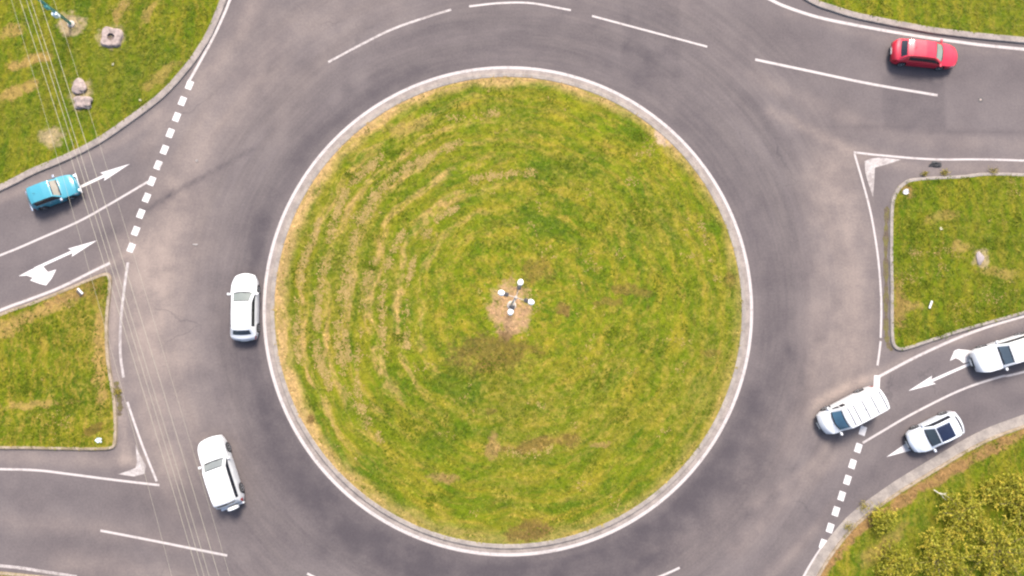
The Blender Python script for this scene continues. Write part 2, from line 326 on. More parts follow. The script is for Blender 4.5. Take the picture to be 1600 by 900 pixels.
stroke(dark, [(1215, 250), (1232, 320), (1236, 420), (1232, 560)], 12, .26); stroke(dark, [(1180, 160), (1215, 240)], 14, .2)
stroke(dark, [(1300, 195), (1450, 205), (1600, 208)], 4, .35); stroke(dark, [(1200, 40), (1330, 70), (1450, 110), (1600, 120)], 16, .2)
stroke(dark, [(1290, 770), (1240, 830), (1190, 890)], 20, .30); stroke(dark, [(300, 560), (320, 650), (360, 740)], 16, .12)
for (x0, y0, x1, y1, s) in ((972, -60, 1062, 125, .34), (1380, 118, 1478, 205, .40), (1052, 100, 1100, 190, .12), (355, 30, 372, 260, .10)):
    a, b = P2((x0, y1)), P2((x1, y0))
    k = np.clip(np.minimum.reduce([rp[:, 0] - a[0], b[0] - rp[:, 0], rp[:, 1] - a[1], b[1] - rp[:, 1]]) / 0.25, 0, 1); dark += s * k
stroke(dust, [(215, 400), (250, 520), (290, 640), (310, 700)], 60, .30); stroke(dust, [(330, 120), (290, 260), (270, 400)], 55, .22); stroke(dust, [(1300, 260), (1320, 400), (1310, 560)], 50, .25); stroke(dust, [(400, 30), (520, 40), (600, 10)], 40, .16)
stroke(dust, [(181, 440), (177, 520), (180, 590), (190, 660), (196, 720)], 9, .6)
stroke(dust, [(225, 390), (232, 450), (225, 520), (235, 620), (262, 730)], 34, .46); stroke(dust, [(290, 330), (275, 440), (278, 560)], 40, .22)
stroke(dust, [(400, 0), (370, 60), (320, 120), (250, 200), (225, 240)], 14, .30); stroke(dust, [(430, 110), (350, 200), (270, 300)], 30, .20); stroke(dust, [(520, 80), (470, 140), (430, 210)], 24, .14)
stroke(dust, [(205, 392), (190, 402), (150, 425), (100, 450), (0, 488)], 6, .5); stroke(dust, [(0, 715), (100, 717), (215, 722)], 12, .35)
stroke(dust, [(0, 815), (150, 825), (280, 850)], 14, .22); stroke(dust, [(100, 880), (240, 895), (400, 940)], 18, .3); stroke(dust, [(260, 770), (330, 850)], 22, .18)
stroke(dust, [(1205, 175), (1260, 200), (1330, 235)], 8, .55); stroke(dust, [(1180, 120), (1280, 165), (1420, 215), (1600, 225)], 14, .2)
stroke(dust, [(1345, 240), (1450, 262), (1600, 262)], 14, .34); stroke(dust, [(1310, 270), (1335, 370), (1345, 480), (1340, 560)], 30, .36); stroke(dust, [(1275, 280), (1290, 420), (1285, 560), (1240, 690)], 28, .22)
stroke(dust, [(1180, 790), (1290, 700), (1262, 640), (1310, 612), (1368, 586)], 7, .30); stroke(dust, [(1275, 632), (1320, 606), (1365, 588)], 9, .5)
stroke(dust, [(1150, 860), (1240, 770), (1320, 705)], 14, .35); stroke(dust, [(1200, 900), (1260, 840), (1300, 790)], 10, .35); stroke(dust, [(1000, 880), (1080, 830), (1150, 760), (1200, 660)], 14, .24)
stroke(dust, [(1380, 580), (1450, 545), (1600, 500)], 7, .4); stroke(dust, [(0, 312), (100, 265), (200, 213), (260, 165)], 7, .4)
stroke(dust, [(1230, 20), (1400, 62), (1600, 85)], 8, .2); stroke(dust, arc(550, 195, 240), 24, .18); stroke(dust, arc(480, 0, 60), 16, .14); stroke(dust, arc(560, 250, 300), 20, .12)
fq = [(j * nx + i, j * nx + i + 1, (j + 1) * nx + i + 1, (j + 1) * nx + i) for j in range(ny - 1) for i in range(nx - 1)]
road = mesh('road', np.column_stack([rp, np.zeros(len(rp))]), fq, mat_road); tag(road, kind='structure')
for k in range(70):
    a_, rr_ = rng.random() * 360, 395 + 150 * rng.random(); q_ = arc(rr_, a_, a_ + 1, 2)[0]; c_ = np.array(P2(q_)); dark += (0.15 + .3 * rng.random()) * np.exp(-((rp - c_) ** 2).sum(1) / (0.18 + .35 * rng.random()) ** 2)
for nm, arr in (('dark', dark), ('dust', dust)):
    at = road.data.attributes.new(nm, 'FLOAT', 'POINT'); at.data.foreach_set('value', np.clip(arr, 0, 1).astype(np.float32))

ZG = 0.10
def area(name, pl, mat, z=ZG):
    bm = bmesh.new(); f = bm.faces.new([bm.verts.new((x, y, z)) for x, y in pl]); bm.normal_update()
    bmesh.ops.triangulate(bm, faces=[f], ngon_method='BEAUTY'); 
    bm.normal_update()
    for f in bm.faces:
        if f.normal.z < 0: f.normal_flip()
    me = bpy.data.meshes.new(name); bm.to_mesh(me); bm.free()
    return tag(link(name, me, mat), kind='structure')
def ribbon(name, pl, prof, mat, closed=False, parent=None, smoothf=False):
    """sweep a profile of (offset to the left, z) along a line"""
    nm = normals(pl, closed); n, k = len(pl), len(prof); seglen = np.linalg.norm(np.diff(pl, axis=0), axis=1)
    run = np.concatenate([[0], np.cumsum(seglen)])
    V = [(pl[i][0] + nm[i][0] * o_, pl[i][1] + nm[i][1] * o_, z) for i in range(n) for (o_, z) in prof]
    Fs = []
    for i in range(n if closed else n - 1):
        j = (i + 1) % n
        for q in range(k - 1): Fs.append((i * k + q, j * k + q, j * k + q + 1, i * k + q + 1))
    o = mesh(name, V, Fs, mat, parent, smoothf)
    bm = bmesh.new(); bm.from_mesh(o.data); bmesh.ops.recalc_face_normals(bm, faces=bm.faces)
    if sum(f.normal.z * f.calc_area() for f in bm.faces) < 0: bmesh.ops.reverse_faces(bm, faces=bm.faces)
    bm.to_mesh(o.data); bm.free()
    a = o.data.attributes.new('run', 'FLOAT', 'POINT'); a.data.foreach_set('value', np.repeat(run, k).astype(np.float32))
    return o
pA, pD = trace(A_edge), trace(D_edge); pB, pC = trace(B_out, 6, True), trace(C_out, 6, True)
polyA = np.vstack([pA, [[150, 150], [-150, 150]]]); polyD = np.vstack([pD, [[150, -150], [-150, -150]]])
area('roadside_grass', polyA, mat_A); area('verge_grass', polyD, mat_D)
area('median_grass', pB, mat_B); area('splitter_grass', pC, mat_C)
# central island: a shallow dome of turf
RG = 365.5 * PXM
def dome(r): return ZG + 0.55 * (1 - (np.minimum(r, RG) / RG) ** 2)
V = [(IC[0], IC[1], dome(0))]; Fs = []; NS = 160; NR = 16
for i in range(1, NR + 1):
    r = RG * i / NR
    V += [(IC[0] + r * math.cos(2 * PI * k / NS), IC[1] + r * math.sin(2 * PI * k / NS), dome(r)) for k in range(NS)]
for k in range(NS): Fs.append((0, 1 + k, 1 + (k + 1) % NS))
for i in range(NR - 1):
    for k in range(NS):
        a, b = 1 + i * NS, 1 + (i + 1) * NS; Fs.append((a + k, b + k, b + (k + 1) % NS, a + (k + 1) % NS))
tag(mesh('island_grass', V, Fs, mat_E, smoothf=True), kind='structure')

# kerbs (left of the direction of travel is positive)
def circle(r, n=240): return np.array([(IC[0] + r * math.cos(2 * PI * k / n), IC[1] + r * math.sin(2 * PI * k / n)) for k in range(n)])
o = ribbon('island_kerb', np.vstack([circle(RG), circle(RG)[:1]]), [(0.06, 0.08), (0.05, 0.125), (0.0, 0.14), (-0.20, 0.14), (-0.25, 0.125), (-0.29, 0.008)], mat_kerb); tag(o, kind='structure')
o = ribbon('island_gutter', np.vstack([circle(RG), circle(RG)[:1]]), [(-0.285, 0.010), (-0.56, 0.010), (-0.565, 0.0)], mat_gutter); tag(o, kind='structure')
def kerb(name, pl, wid, mat, side, closed=False, h=0.13):
    s = side
    tag(ribbon(name, np.vstack([pl, pl[:1]]) if closed else pl, [(-s * 0.06, 0.08), (-s * 0.05, h - .01), (0, h), (s * (wid - .05), h), (s * wid, h - .02), (s * (wid + .03), 0.0)], mat), kind='structure')
kerb('roadside_kerb', pA, 0.40, mat_gutter, -1); kerb('verge_kerb', pD, 0.10, mat_dkerb, 1)
# orientation of the closed outlines
def ccw(pl): return np.sum(pl[:, 0] * np.roll(pl[:, 1], -1) - np.roll(pl[:, 0], -1) * pl[:, 1]) > 0
kerb('median_kerb', pB, 0.14, mat_dkerb, -1 if ccw(pB) else 1, True); kerb('splitter_kerb', pC, 0.17, mat_kerb, -1 if ccw(pC) else 1, True)
nD = normals(pD)
kR = pD[:, 0] > 0; pDr, nDr = pD[kR], nD[kR]
tag(ribbon('verge_gutter', pDr + nDr * 0.55, [(-0.42, 0.012), (0.26, 0.012), (0.27, 0.0)], mat_kerb), kind='structure')

def gutter_mat():
    t = NT('weedy gutter dirt'); p = t.pos(); n = t.noise(p, 1.6, 4, 0.65); f = t.noise(p, 9, 3, 0.7)
    g = t.mix(t.rng(n, .35, .65), (0.060, 0.045, 0.038), (0.085, 0.078, 0.022)); return t.done(t.mix(t.rng(f, .4, .7, 0, .5), g, (0.15, 0.12, 0.085)), 0.95, 0.1)
mat_gd = gutter_mat()
for nm, px in (('splitter_gutter', [(1386, 322), (1384, 380), (1384.5, 450), (1384.5, 510), (1387, 535), (1394, 548)]), ('median_gutter', [(181, 596), (184, 612), (188, 632), (186, 650)])):
    pl = trace(px, 10); n = len(pl); wv = 0.16 + 0.05 * np.sin(np.arange(n) * .9) + 0.04 * np.sin(np.arange(n) * 2.3); wv[0] = wv[-1] = .02
    nmv = normals(pl); L_, R__ = pl + nmv * wv[:, None], pl - nmv * wv[:, None]
    o = mesh(nm, [(x, y, .006) for x, y in R__] + [(x, y, .006) for x, y in L_], [(k, k + 1, n + k + 1, n + k) for k in range(n - 1)], mat_gd)
    if o.data.polygons[0].normal.z < 0: o.data.flip_normals()
    tag(o, kind='structure')

# ------------------------------------------------------------------ painted markings: parts of the road
ZL = 0.004; ZK = [0]
def zl(): ZK[0] += 1; return ZL + 0.0004 * (ZK[0] % 9)
def line(name, px, wid, mat=None, n=8, label=None):
    pl = trace(px, n) if len(px) > 2 else smooth([P2(p) for p in px], 12)
    z = zl(); o = ribbon(name, pl, [(wid / 2, z), (-wid / 2, z)], mat or mat_line, parent=road)
    if label: o['label'] = label
    return o
def patch(name, px, mat=None, label=None):
    pl = [P2(p) for p in px]; bm = bmesh.new(); z = zl(); f = bm.faces.new([bm.verts.new((x, y, z)) for x, y in pl]); bm.normal_update()
    bmesh.ops.triangulate(bm, faces=[f], ngon_method='BEAUTY'); bm.normal_update()
    for f in bm.faces:
        if f.normal.z < 0: f.normal_flip()
    me = bpy.data.meshes.new(name); bm.to_mesh(me); bm.free(); o = link(name, me, mat or mat_line, road)
    if label: o['label'] = label
    return o
o = ribbon('edge_line', np.vstack([circle(IR - 0.13), circle(IR - 0.13)[:1]]), [(0.115, 0.0145), (-0.115, 0.0145)], mat_line, parent=road)
line('edge_line', [(293, 131), (310, 101), (335, 55), (352, 18), (362, -6), (395, -70)], .19)
line('edge_line', [(1100, -65), (1160, -25), (1205, 0), (1232, 12), (1275, 26), (1325, 37), (1407, 52), (1487, 64), (1600, 77), (2000, 112)], .23)
line('edge_line', [(172, 411), (147, 423), (92, 450), (40, 470), (0, 485), (-150, 548), (-350, 610)], .19)
line('edge_line', [(200, 410), (195, 445), (189, 500), (188, 550), (193, 590)], .18, mat_old)
line('edge_line', [(199, 628), (208, 655), (224, 700), (245, 752)], .15)
line('edge_line', [(-400, 731), (-100, 732), (0, 733), (60, 735), (110, 741), (180, 750), (249, 758)], .155)
line('edge_line', [(-400, 868), (-100, 874), (0, 884), (30, 887), (62, 892), (120, 901)], .20, mat_old)
line('edge_line', [(1334, 238), (1380, 243), (1460, 249), (1600, 251), (2000, 272)], .155)
line('edge_line', [(1335, 240), (1349, 288), (1361, 335), (1371, 395), (1376, 450), (1377, 490), (1376, 528)], .15)
line('edge_line', [(1376, 533), (1374, 550), (1371, 571)], .155)
line('edge_line', [(1374, 588), (1437, 555), (1512, 522), (1600, 494), (1800, 442)], .19)
line('edge_line', [(1283, 856), (1268, 879), (1256, 900), (1235, 940)], .155)
line('centre_line', [(231, 284), (175, 317), (125, 345), (62, 373), (0, 399), (-150, 455), (-350, 515)], .155)
line('centre_line', [(1348, 692), (1375, 676), (1425, 647), (1500, 610), (1562, 589), (1600, 581), (1800, 525)], .155)
line('lane_dash', [(513, 97), (560, 72), (610, 47), (660, 29), (705, 15)], .17, mat_old)
line('lane_dash', [(733, 10), (780, 5), (830, 5), (892, 16)], .15)
line('lane_dash', [(925, 25), (985, 41), (1045, 57), (1105, 73)], .15)
line('lane_dash', [(1180, 93), (1260, 110), (1360, 131), (1465, 149)], .19)
line('lane_dash', [(157, 829), (220, 841), (290, 855), (355, 868)], .155)
line('lane_dash', [(1062, 887), (1040, 897), (980, 922)], .155)
line('lane_dash', [(480, 896), (520, 916), (580, 940)], .155)
def block(px, py, ang, lx, ly):
    x, y = P2((px, py)); a = math.radians(ang); c, s = math.cos(a), math.sin(a); V = []; z = ZL + 0.0042
    for dx, dy in ((-.5, -.5), (.5, -.5), (.5, .5), (-.5, .5)): V.append((x + c * dx * lx - s * dy * ly, y + s * dx * lx + c * dy * ly, z))
    mesh('give_way_block', V, [(0, 1, 2, 3)], mat_fresh, road)
for px, py in ((296, 133), (285, 158), (276, 183), (266, 208), (257, 234), (247, 258), (237, 283), (229, 309), (220, 334), (212, 361), (205, 387)): block(px, py, 70, .64, .46)
for px, py in ((1341, 700), (1332, 725), (1324, 750), (1315, 775), (1306, 799), (1297, 825), (1286, 850), (1348, 673), (1356, 648), (1364, 622)): block(px, py, 70, .64, .46)
block(1370, 597, 84, .95, .44)
def arrow(tail, tip, head, wid=3.6, hwid=14, hook=None, mat=None):
    """arrow lying on the road: shaft, long head and, where there is one, the turning hook"""
    t0, t1 = np.array(tail, float), np.array(tip, float); d = (t1 - t0) / np.linalg.norm(t1 - t0); q = np.array([-d[1], d[0]]); b = t1 - d * head
    bar = b + d * 2
    pts = [t0 + q * wid / 2, bar + q * wid / 2, b - d * 2 + q * hwid / 2, t1, b - d * 2 - q * hwid / 2, bar - q * wid / 2, t0 - q * wid / 2]
    o = patch('turn_arrow' if hook else 'straight_arrow', pts, mat or mat_fresh)
    if hook: h = patch('arrow_hook', hook, mat or mat_fresh); h.parent = o
arrow((92, 308), (203, 256), 46, 4.2, 14)
arrow((54, 420), (152, 375.5), 45, 4.2, 14, [(29, 431.5), (50, 420.5), (66, 413.5), (70, 419.5), (75, 425), (88, 421), (81, 435), (72, 446), (62, 443.5), (47, 438), (51.5, 434), (42, 430.5)])
arrow((1519, 567), (1419, 611), 42, 4.2, 14, [(1484, 564), (1491, 548), (1497, 545.5), (1522, 548), (1541, 556), (1541, 559), (1519, 565), (1505, 567.5), (1499, 562), (1493, 559.5)])
arrow((1475, 672), (1385, 714), 38, 4.2, 14)
patch('chevron', [(212, 694), (216, 706), (228, 728), (226, 740), (210, 744.5), (184, 741), (200, 736), (212, 731), (214, 722)], mat_old)
patch('chevron', [(1351, 252), (1360, 248), (1375, 246), (1408, 249.5), (1385, 257), (1367, 262), (1366, 285), (1364, 308), (1357, 287), (1352, 270)], mat_old)

# ------------------------------------------------------------------ turf blades: one mass
def turf(name, poly, mat, dens, zf=None, edge=None, view=True):
    lo = np.maximum(poly.min(0), [-41, -27]); hi = np.minimum(poly.max(0), [41, 27]); n = int((hi[0] - lo[0]) * (hi[1] - lo[1]) * dens)
    p = lo + rng.random((n, 2)) * (hi - lo); p = p[inside(p, poly)]; n = len(p); nb = 4
    sc = (0.55 + 0.9 * rng.random(n) ** 2)
    ang = rng.random((n, nb)) * 2 * PI; ln = (0.10 + 0.14 * rng.random((n, nb))) * sc[:, None]; ht = (0.03 + 0.07 * rng.random((n, nb))) * sc[:, None]; wd = (0.018 + 0.030 * rng.random((n, nb))) * sc[:, None]
    off = (rng.random((n, nb, 2)) - .5) * 0.16; b = p[:, None, :] + off
    z0 = (zf(b) if zf else np.full((n, nb), ZG)) - 0.01
    d = np.stack([np.cos(ang), np.sin(ang)], -1); q = np.stack([-d[..., 1], d[..., 0]], -1)
    v = np.zeros((n, nb, 3, 3)); v[..., 0, :2] = b - q * wd[..., None]; v[..., 1, :2] = b + q * wd[..., None]; v[..., 2, :2] = b + d * ln[..., None]
    v[..., 0, 2] = z0 + 0.012; v[..., 1, 2] = z0 + 0.012; v[..., 2, 2] = z0 + ht
    N = n * nb * 3; me = bpy.data.meshes.new(name); me.vertices.add(N); me.vertices.foreach_set('co', v.reshape(-1).astype(np.float32))
    me.loops.add(N); me.loops.foreach_set('vertex_index', np.arange(N, dtype=np.int32))
    me.polygons.add(n * nb); me.polygons.foreach_set('loop_start', np.arange(0, N, 3, dtype=np.int32)); me.update(calc_edges=True)
    sh = np.repeat(np.clip(0.5 + 0.28 * rng.standard_normal((n, 1)) + 0.18 * rng.standard_normal((n, nb)), 0, 1), 3).astype(np.float32)
    a = me.attributes.new('shade', 'FLOAT', 'POINT'); a.data.foreach_set('value', sh)
    return tag(link(name, me, mat), kind='stuff')
turf('turf', polyA, mat_Ab, 34); turf('turf', polyD, mat_Db, 34); turf('turf', pB, mat_Bb, 34); turf('turf', pC, mat_Cb, 34)
def tufts(name, p, zf, mat, size, nb, hgt, spread):
    n = len(p); b = p[:, None, :] + rng.standard_normal((n, nb, 2)) * spread; ang = rng.random((n, nb)) * 2 * PI; sc = size * (.5 + rng.random((n, nb)))
    z0 = zf(b); d = np.stack([np.cos(ang), np.sin(ang)], -1); q = np.stack([-d[..., 1], d[..., 0]], -1) * (sc * .30)[..., None]
    v = np.zeros((n, nb, 3, 3)); v[..., 0, :2] = b - q; v[..., 1, :2] = b + q; v[..., 2, :2] = b + d * sc[..., None]; hz = hgt * (.4 + rng.random((n, nb)))
    v[..., 0, 2] = z0 + hz * .5; v[..., 1, 2] = z0 + hz * .4; v[..., 2, 2] = z0 + hz
    N = n * nb * 3; me = bpy.data.meshes.new(name); me.vertices.add(N); me.vertices.foreach_set('co', v.reshape(-1).astype(np.float32)); me.loops.add(N); me.loops.foreach_set('vertex_index', np.arange(N, dtype=np.int32))
    me.polygons.add(n * nb); me.polygons.foreach_set('loop_start', np.arange(0, N, 3, dtype=np.int32)); me.update(calc_edges=True)
    a = me.attributes.new('shade', 'FLOAT', 'POINT'); a.data.foreach_set('value', np.repeat(rng.random(n * nb), 3).astype(np.float32))
    return tag(link(name, me, mat), kind='stuff')
def two_tone(name, c0, c1):
    t = NT(name); g = t.mix(t.attr('shade'), c0, c1); n = t.noise(t.pos(), 1.7, 3); return t.done(t.mix(1.0, g, t.mix(n, (.75, .78, .75), (1.2, 1.15, 1.15)), 'MULTIPLY'), .9, .1)
zdome = lambda b: dome(np.hypot(b[..., 0] - IC[0], b[..., 1] - IC[1])); zflat = lambda b: np.full(b.shape[:-1], ZG)
cl = []
ROWS = [([(520, 610), (505, 575), (497, 544), (500, 469), (517, 374), (540, 304), (565, 274), (600, 245)], 1.3, 5), ([(540, 580), (532, 540), (534, 469), (555, 374), (575, 329), (600, 294), (635, 266), (675, 244), (720, 224)], 1.0, 5),
        ([(470, 570), (465, 534), (467, 469), (475, 419), (487, 379), (500, 345)], .9, 4), ([(548, 560), (540, 519), (542, 469), (550, 430)], .7, 4), ([(605, 550), (600, 524), (598, 474), (605, 424), (620, 384), (635, 359)], .7, 4),
        ([(640, 545), (635, 524), (640, 444), (650, 399)], .5, 3), ([(665, 369), (690, 339), (720, 326)], .8, 3), ([(735, 283), (760, 279), (800, 274), (835, 271)], .7, 4), ([(570, 640), (560, 600), (566, 500), (575, 440), (590, 400)], .5, 4),
        ([(440, 520), (438, 470), (446, 420), (460, 370)], .45, 3), ([(600, 690), (570, 650), (545, 610)], .4, 5), ([(700, 190), (740, 182), (780, 180)], .4, 5), ([(880, 700), (820, 706), (770, 700)], .15, 5), ([(1095, 350), (1110, 400), (1116, 440)], .2, 4)]
for pxs, str_, wd_ in ROWS:      # rows of cut hay, broken and uneven
    pl_ = trace(pxs, 24); L_ = np.linalg.norm(np.diff(pl_, axis=0), axis=1).sum(); k_ = int(L_ * 105 * str_)
    tt = rng.random(k_); ph_ = rng.random(3) * 6; keep = rng.random(k_) < .35 + .4 * np.sin(tt * L_ * .9 + ph_[0]) * np.sin(tt * L_ * 2.3 + ph_[1]) + .25 * np.sin(tt * L_ * 5 + ph_[2])
    q_ = pl_[(tt[keep] * (len(pl_) - 1)).astype(int)]; cl.append(q_ + rng.standard_normal(q_.shape) * wd_ * PXM * .6)
for _ in range(60):                                            # loose clippings anywhere on the island
    c_ = IC + (rng.random(2) - .5) * 2 * RG * .9; k_ = rng.integers(2, 10); cl.append(c_ + rng.standard_normal((k_, 2)) * rng.uniform(.2, .9) * np.array([1, rng.uniform(.3, 1)]))
cl = np.vstack(cl); cl = cl[np.hypot(*(cl - IC).T) < RG - .4]
mat_hay = two_tone('dry clippings', (0.19, 0.142, 0.040), (0.275, 0.195, 0.082)); mat_dk = two_tone('dark weeds', (0.045, 0.068, 0.003), (0.090, 0.106, 0.006))
tufts('dry_clippings', cl, zdome, mat_hay, .12, 4, .04, .09)
def clumps(n, poly, rad_):
    lo, hi = np.maximum(poly.min(0), [-40, -26]), np.minimum(poly.max(0), [40, 26]); o_ = []
    for _ in range(n):
        c_ = lo + rng.random(2) * (hi - lo); k_ = rng.integers(4, 30); o_.append(c_ + rng.standard_normal((k_, 2)) * rng.uniform(.25, rad_) * np.array([1, rng.uniform(.4, 1)]))
    o_ = np.vstack(o_); return o_[inside(o_, poly)]
tufts('dark_weeds', clumps(130, circle(RG - .3), 1.2), zdome, mat_dk, .11, 4, .11, .12)
for pol, k_ in ((polyA, 150), (polyD, 110), (pB, 45), (pC, 45)):
    tufts('dark_weeds', clumps(k_, pol, 1.0), zflat, mat_dk, .11, 4, .11, .12); tufts('dry_clippings', clumps(int(k_ * .3), pol, .8), zflat, mat_hay, .085, 4, .07, .12)
turf('turf', circle(RG - 0.05), mat_Eb, 30, zf=lambda b: dome(np.hypot(b[..., 0] - IC[0], b[..., 1] - IC[1])))

#OBJECTS
# ------------------------------------------------------------------ cars
mat_tyre = plain('tyre rubber', (0.022, 0.022, 0.024), 0.85, 0.3)
mat_rim = plain('alloy', (0.55, 0.55, 0.57), 0.35, 0.5, 0.7)
mat_dark = plain('black trim', (0.02, 0.02, 0.022), 0.5, 0.4)
mat_under = plain('underbody', (0.03, 0.03, 0.03), 0.9, 0.2)
mat_lamp = plain('lamp lens', (0.62, 0.64, 0.66), 0.12, 0.6, 0, 0.5)
mat_tail = plain('red lamp lens', (0.32, 0.012, 0.015), 0.2, 0.6, 0, 0.5)
mat_plate = plain('number plate', (0.72, 0.71, 0.66), 0.5)
mat_chrome = plain('bright metal', (0.7, 0.71, 0.72), 0.22, 0.5, 0.9)
def glass(name, col): return plain(name, col, 0.07, 0.5, 0, 0.0, 0.35, 1.6)
mat_sideglass = glass('dark side glass', (0.012, 0.014, 0.02))
mat_frit = plain('glass border', (0.012, 0.012, 0.014), 0.25, 0.5)
def paint(name, col): return plain(name, col, 0.38, 0.5, 0, 0.45, 0.05, 2.0)

PROF = {
 'hatch': dict(zc=[(0, .42), (.012, .56), (.03, .64), (.075, .71), (.165, .93), (.24, .98), (.42, 1.0), (.56, .968), (.735, .665), (.76, .65), (.90, .575), (.965, .50), (.99, .43), (1, .36)],
    ws=(.575, .725), rw=(.085, .152), sw=((.20, .395), (.415, .70)), wtop=.70, zb=.60, fr=.25, rr=.16),
 'compact': dict(zc=[(0, .42), (.012, .56), (.03, .64), (.05, .70), (.115, .92), (.20, .98), (.42, 1.0), (.565, .965), (.70, .665), (.72, .655), (.92, .60), (.975, .55), (.99, .45), (1, .36)],
    ws=(.578, .692), rw=(.06, .107), sw=((.15, .37), (.39, .67)), wtop=.74, zb=.60, fr=.12, rr=.10),
 'suv': dict(zc=[(0, .40), (.012, .58), (.02, .66), (.035, .72), (.075, .93), (.14, .985), (.42, 1.0), (.555, .972), (.69, .665), (.715, .655), (.92, .60), (.97, .54), (.99, .45), (1, .36)],
    ws=(.568, .682), rw=(.042, .070), sw=((.09, .24), (.26, .425), (.445, .66)), wtop=.78, zb=.60, fr=.20, rr=.10),
 'van': dict(zc=[(0, .40), (.008, .60), (.014, .80), (.03, .95), (.07, .985), (.40, 1.0), (.64, .985), (.70, .955), (.855, .585), (.875, .56), (.955, .47), (.985, .38), (1, .30)],
    ws=(.712, .842), rw=(.016, .026), sw=((.60, .69), (.705, .82)), wtop=.84, zb=.52, fr=.20, rr=.07),
}
def build_car(label, group, kind, fpx, rpx, W, HT, pmat, ws_col, zf=.6, zr=.8, sunroof=False, ribs=False, rails=False, spare=False, tail_up=False, chrome=False, rear_col=None):
    pf, pr = P(*fpx, zf), P(*rpx, zr); ax = Vector((pf.x - pr.x, pf.y - pr.y, 0)); L = ax.length; ctr = (pf + pr) / 2; ctr.z = 0.004
    t = thing('van' if kind == 'van' else 'car', ctr, math.atan2(ax.y, ax.x)); tag(t, label, 'van' if kind == 'van' else 'car', group)
    pr_ = PROF[kind]; zu, zv = np.array([p[0] for p in pr_['zc']]), np.array([p[1] for p in pr_['zc']])
    ws, rw, sw = pr_['ws'], pr_['rw'], pr_['sw']
    br = list(ws) + list(rw) + [v for q in sw for v in q] + [ws[0] + .012, ws[1] - .016, rw[0] + .01, .0, 1.0, .94, .045, .99, .012]
    doors = [(sw[-2][0] if len(sw) > 2 else sw[0][0] + .03, sw[-2][1] + .01) if kind != 'van' else (.36, .585), (sw[-1][0] - .01, min(sw[-1][1] + .03, .76))]
    for d in doors: br += list(d)
    sr = (ws[0] - .27, ws[0] - .014)
    if sunroof: br += list(sr)
    us = np.unique(np.round(np.concatenate([np.linspace(0, 1, 74), np.linspace(.0, .06, 9), np.linspace(.93, 1, 9), br]), 4))
    xw = [.175, .805] if kind != 'van' else [.20, .83]; rwh = .315 if HT < 1.6 else .36
    wx = [(q - .5) * L for q in xw]; ra = rwh + .055; clear = .20 if HT < 1.6 else .26
    du = np.linspace(0, 1, 801); zd = np.interp(du, zu, zv); kz = np.hanning(15); kz /= kz.sum()
    zs = np.convolve(np.pad(zd, 7, mode='edge'), kz, 'valid')
    bowF, bowR = (.30, .16) if kind in ('hatch', 'van') else (.18, .09)
    rings = []
    for u in us:
        x = (u - .5) * L; zc = float(np.interp(u, du, zs)) * HT
        dF, dR = (1 - u) * L, u * L
        f = 1 - pr_['fr'] * max(0, 1 - dF / .75) ** 2.2 - pr_['rr'] * max(0, 1 - dR / .55) ** 2.2 - .02 * (2 * u - 1) ** 2
        hw = W / 2 * f; fr_ = zc / HT; cab = np.clip((fr_ - .66) / .30, 0, 1)
        wt = hw * (.90 + (pr_['wtop'] - .90) * cab)
        crown = .025 + .035 * (1 - cab) * (fr_ > .5) + .01
        ze = zc - crown; zb = min(pr_['zb'] * HT + .03 * (u < .5) * (1 - u), ze - .012)
        z0 = clear + .10 * max(0, 1 - dF / .5) ** 2 + .12 * max(0, 1 - dR / .5) ** 2
        for q in wx:
            if abs(x - q) < ra: z0 = max(z0, rwh + math.sqrt(ra * ra - (x - q) ** 2))
        z0 = min(z0, zb - .03); half = []
        for k in range(6):
            s = k / 5; half.append((hw * (1 - .05 * (1 - s) ** 2 - .025 * s ** 3), z0 + (zb - z0) * s))
        wb = half[-1][0]
        for k in range(1, 5):
            s = k / 4; half.append((wb + (wt - wb) * s + .018 * math.sin(PI * s) * cab, zb + (ze - zb) * s))
        for k in range(1, 7):
            s = 1 - k / 6; half.append((wt * s, ze + crown * (1 - s * s)))
        kf = np.clip((u - .48) / .34, 0, 1) ** 2 * bowF; kr = np.clip((.30 - u) / .30, 0, 1) * bowR
        def bx_(y): return x - (kf - kr) * (abs(y) / (W / 2)) ** 2
        rings.append([(bx_(y), y, z) for y, z in half] + [(bx_(y), -y, z) for y, z in half[-2::-1]])
    NH = 15; NRG = 2 * NH + 1
    cats = {}
    def inr(u, q): return q[0] <= u <= q[1]
    for j in range(len(us) - 1):
        u = (us[j] + us[j + 1]) / 2
        for i in range(NRG - 1):
            side = 1 if i < NH else -1; h = i if i < NH else 2 * NH - 1 - i; c = ('body', 0)
            if h >= 10:
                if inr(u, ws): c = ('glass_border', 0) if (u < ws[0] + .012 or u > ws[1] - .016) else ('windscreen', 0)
                elif inr(u, rw): c = ('rear_window', 0)
                elif sunroof and inr(u, sr) and h >= 10: c = ('sunroof', 0)
                elif u > ws[1] and u < .985: c = ('bonnet', 0)
                elif rw[1] < u < ws[0]: c = ('roof', 0)
                elif .012 < u <= rw[0]: c = ('tailgate', 0)
            elif 5 <= h <= 8:
                if h in (6, 7) or (kind == 'compact' and h > 5):
                    for k, q in enumerate(sw):
                        if inr(u, q): c = ('side_window', side * (k + 1))
                    gaps = [k for k in range(len(sw) - 1) if sw[k][1] < u < sw[k + 1][0]]
                    if gaps and kind != 'van': c = ('window_pillar', side * (gaps[0] + 1))
            elif 1 <= h <= 4:
                for k, q in enumerate(doors):
                    if inr(u, q): c = ('door', side * (k + 1))
                if h >= 3 and .94 < u < .99: c = ('headlight', side)
                if h >= 2 and u < .045: c = ('tail_light', side)
            cats.setdefault(c, []).append((j, i))
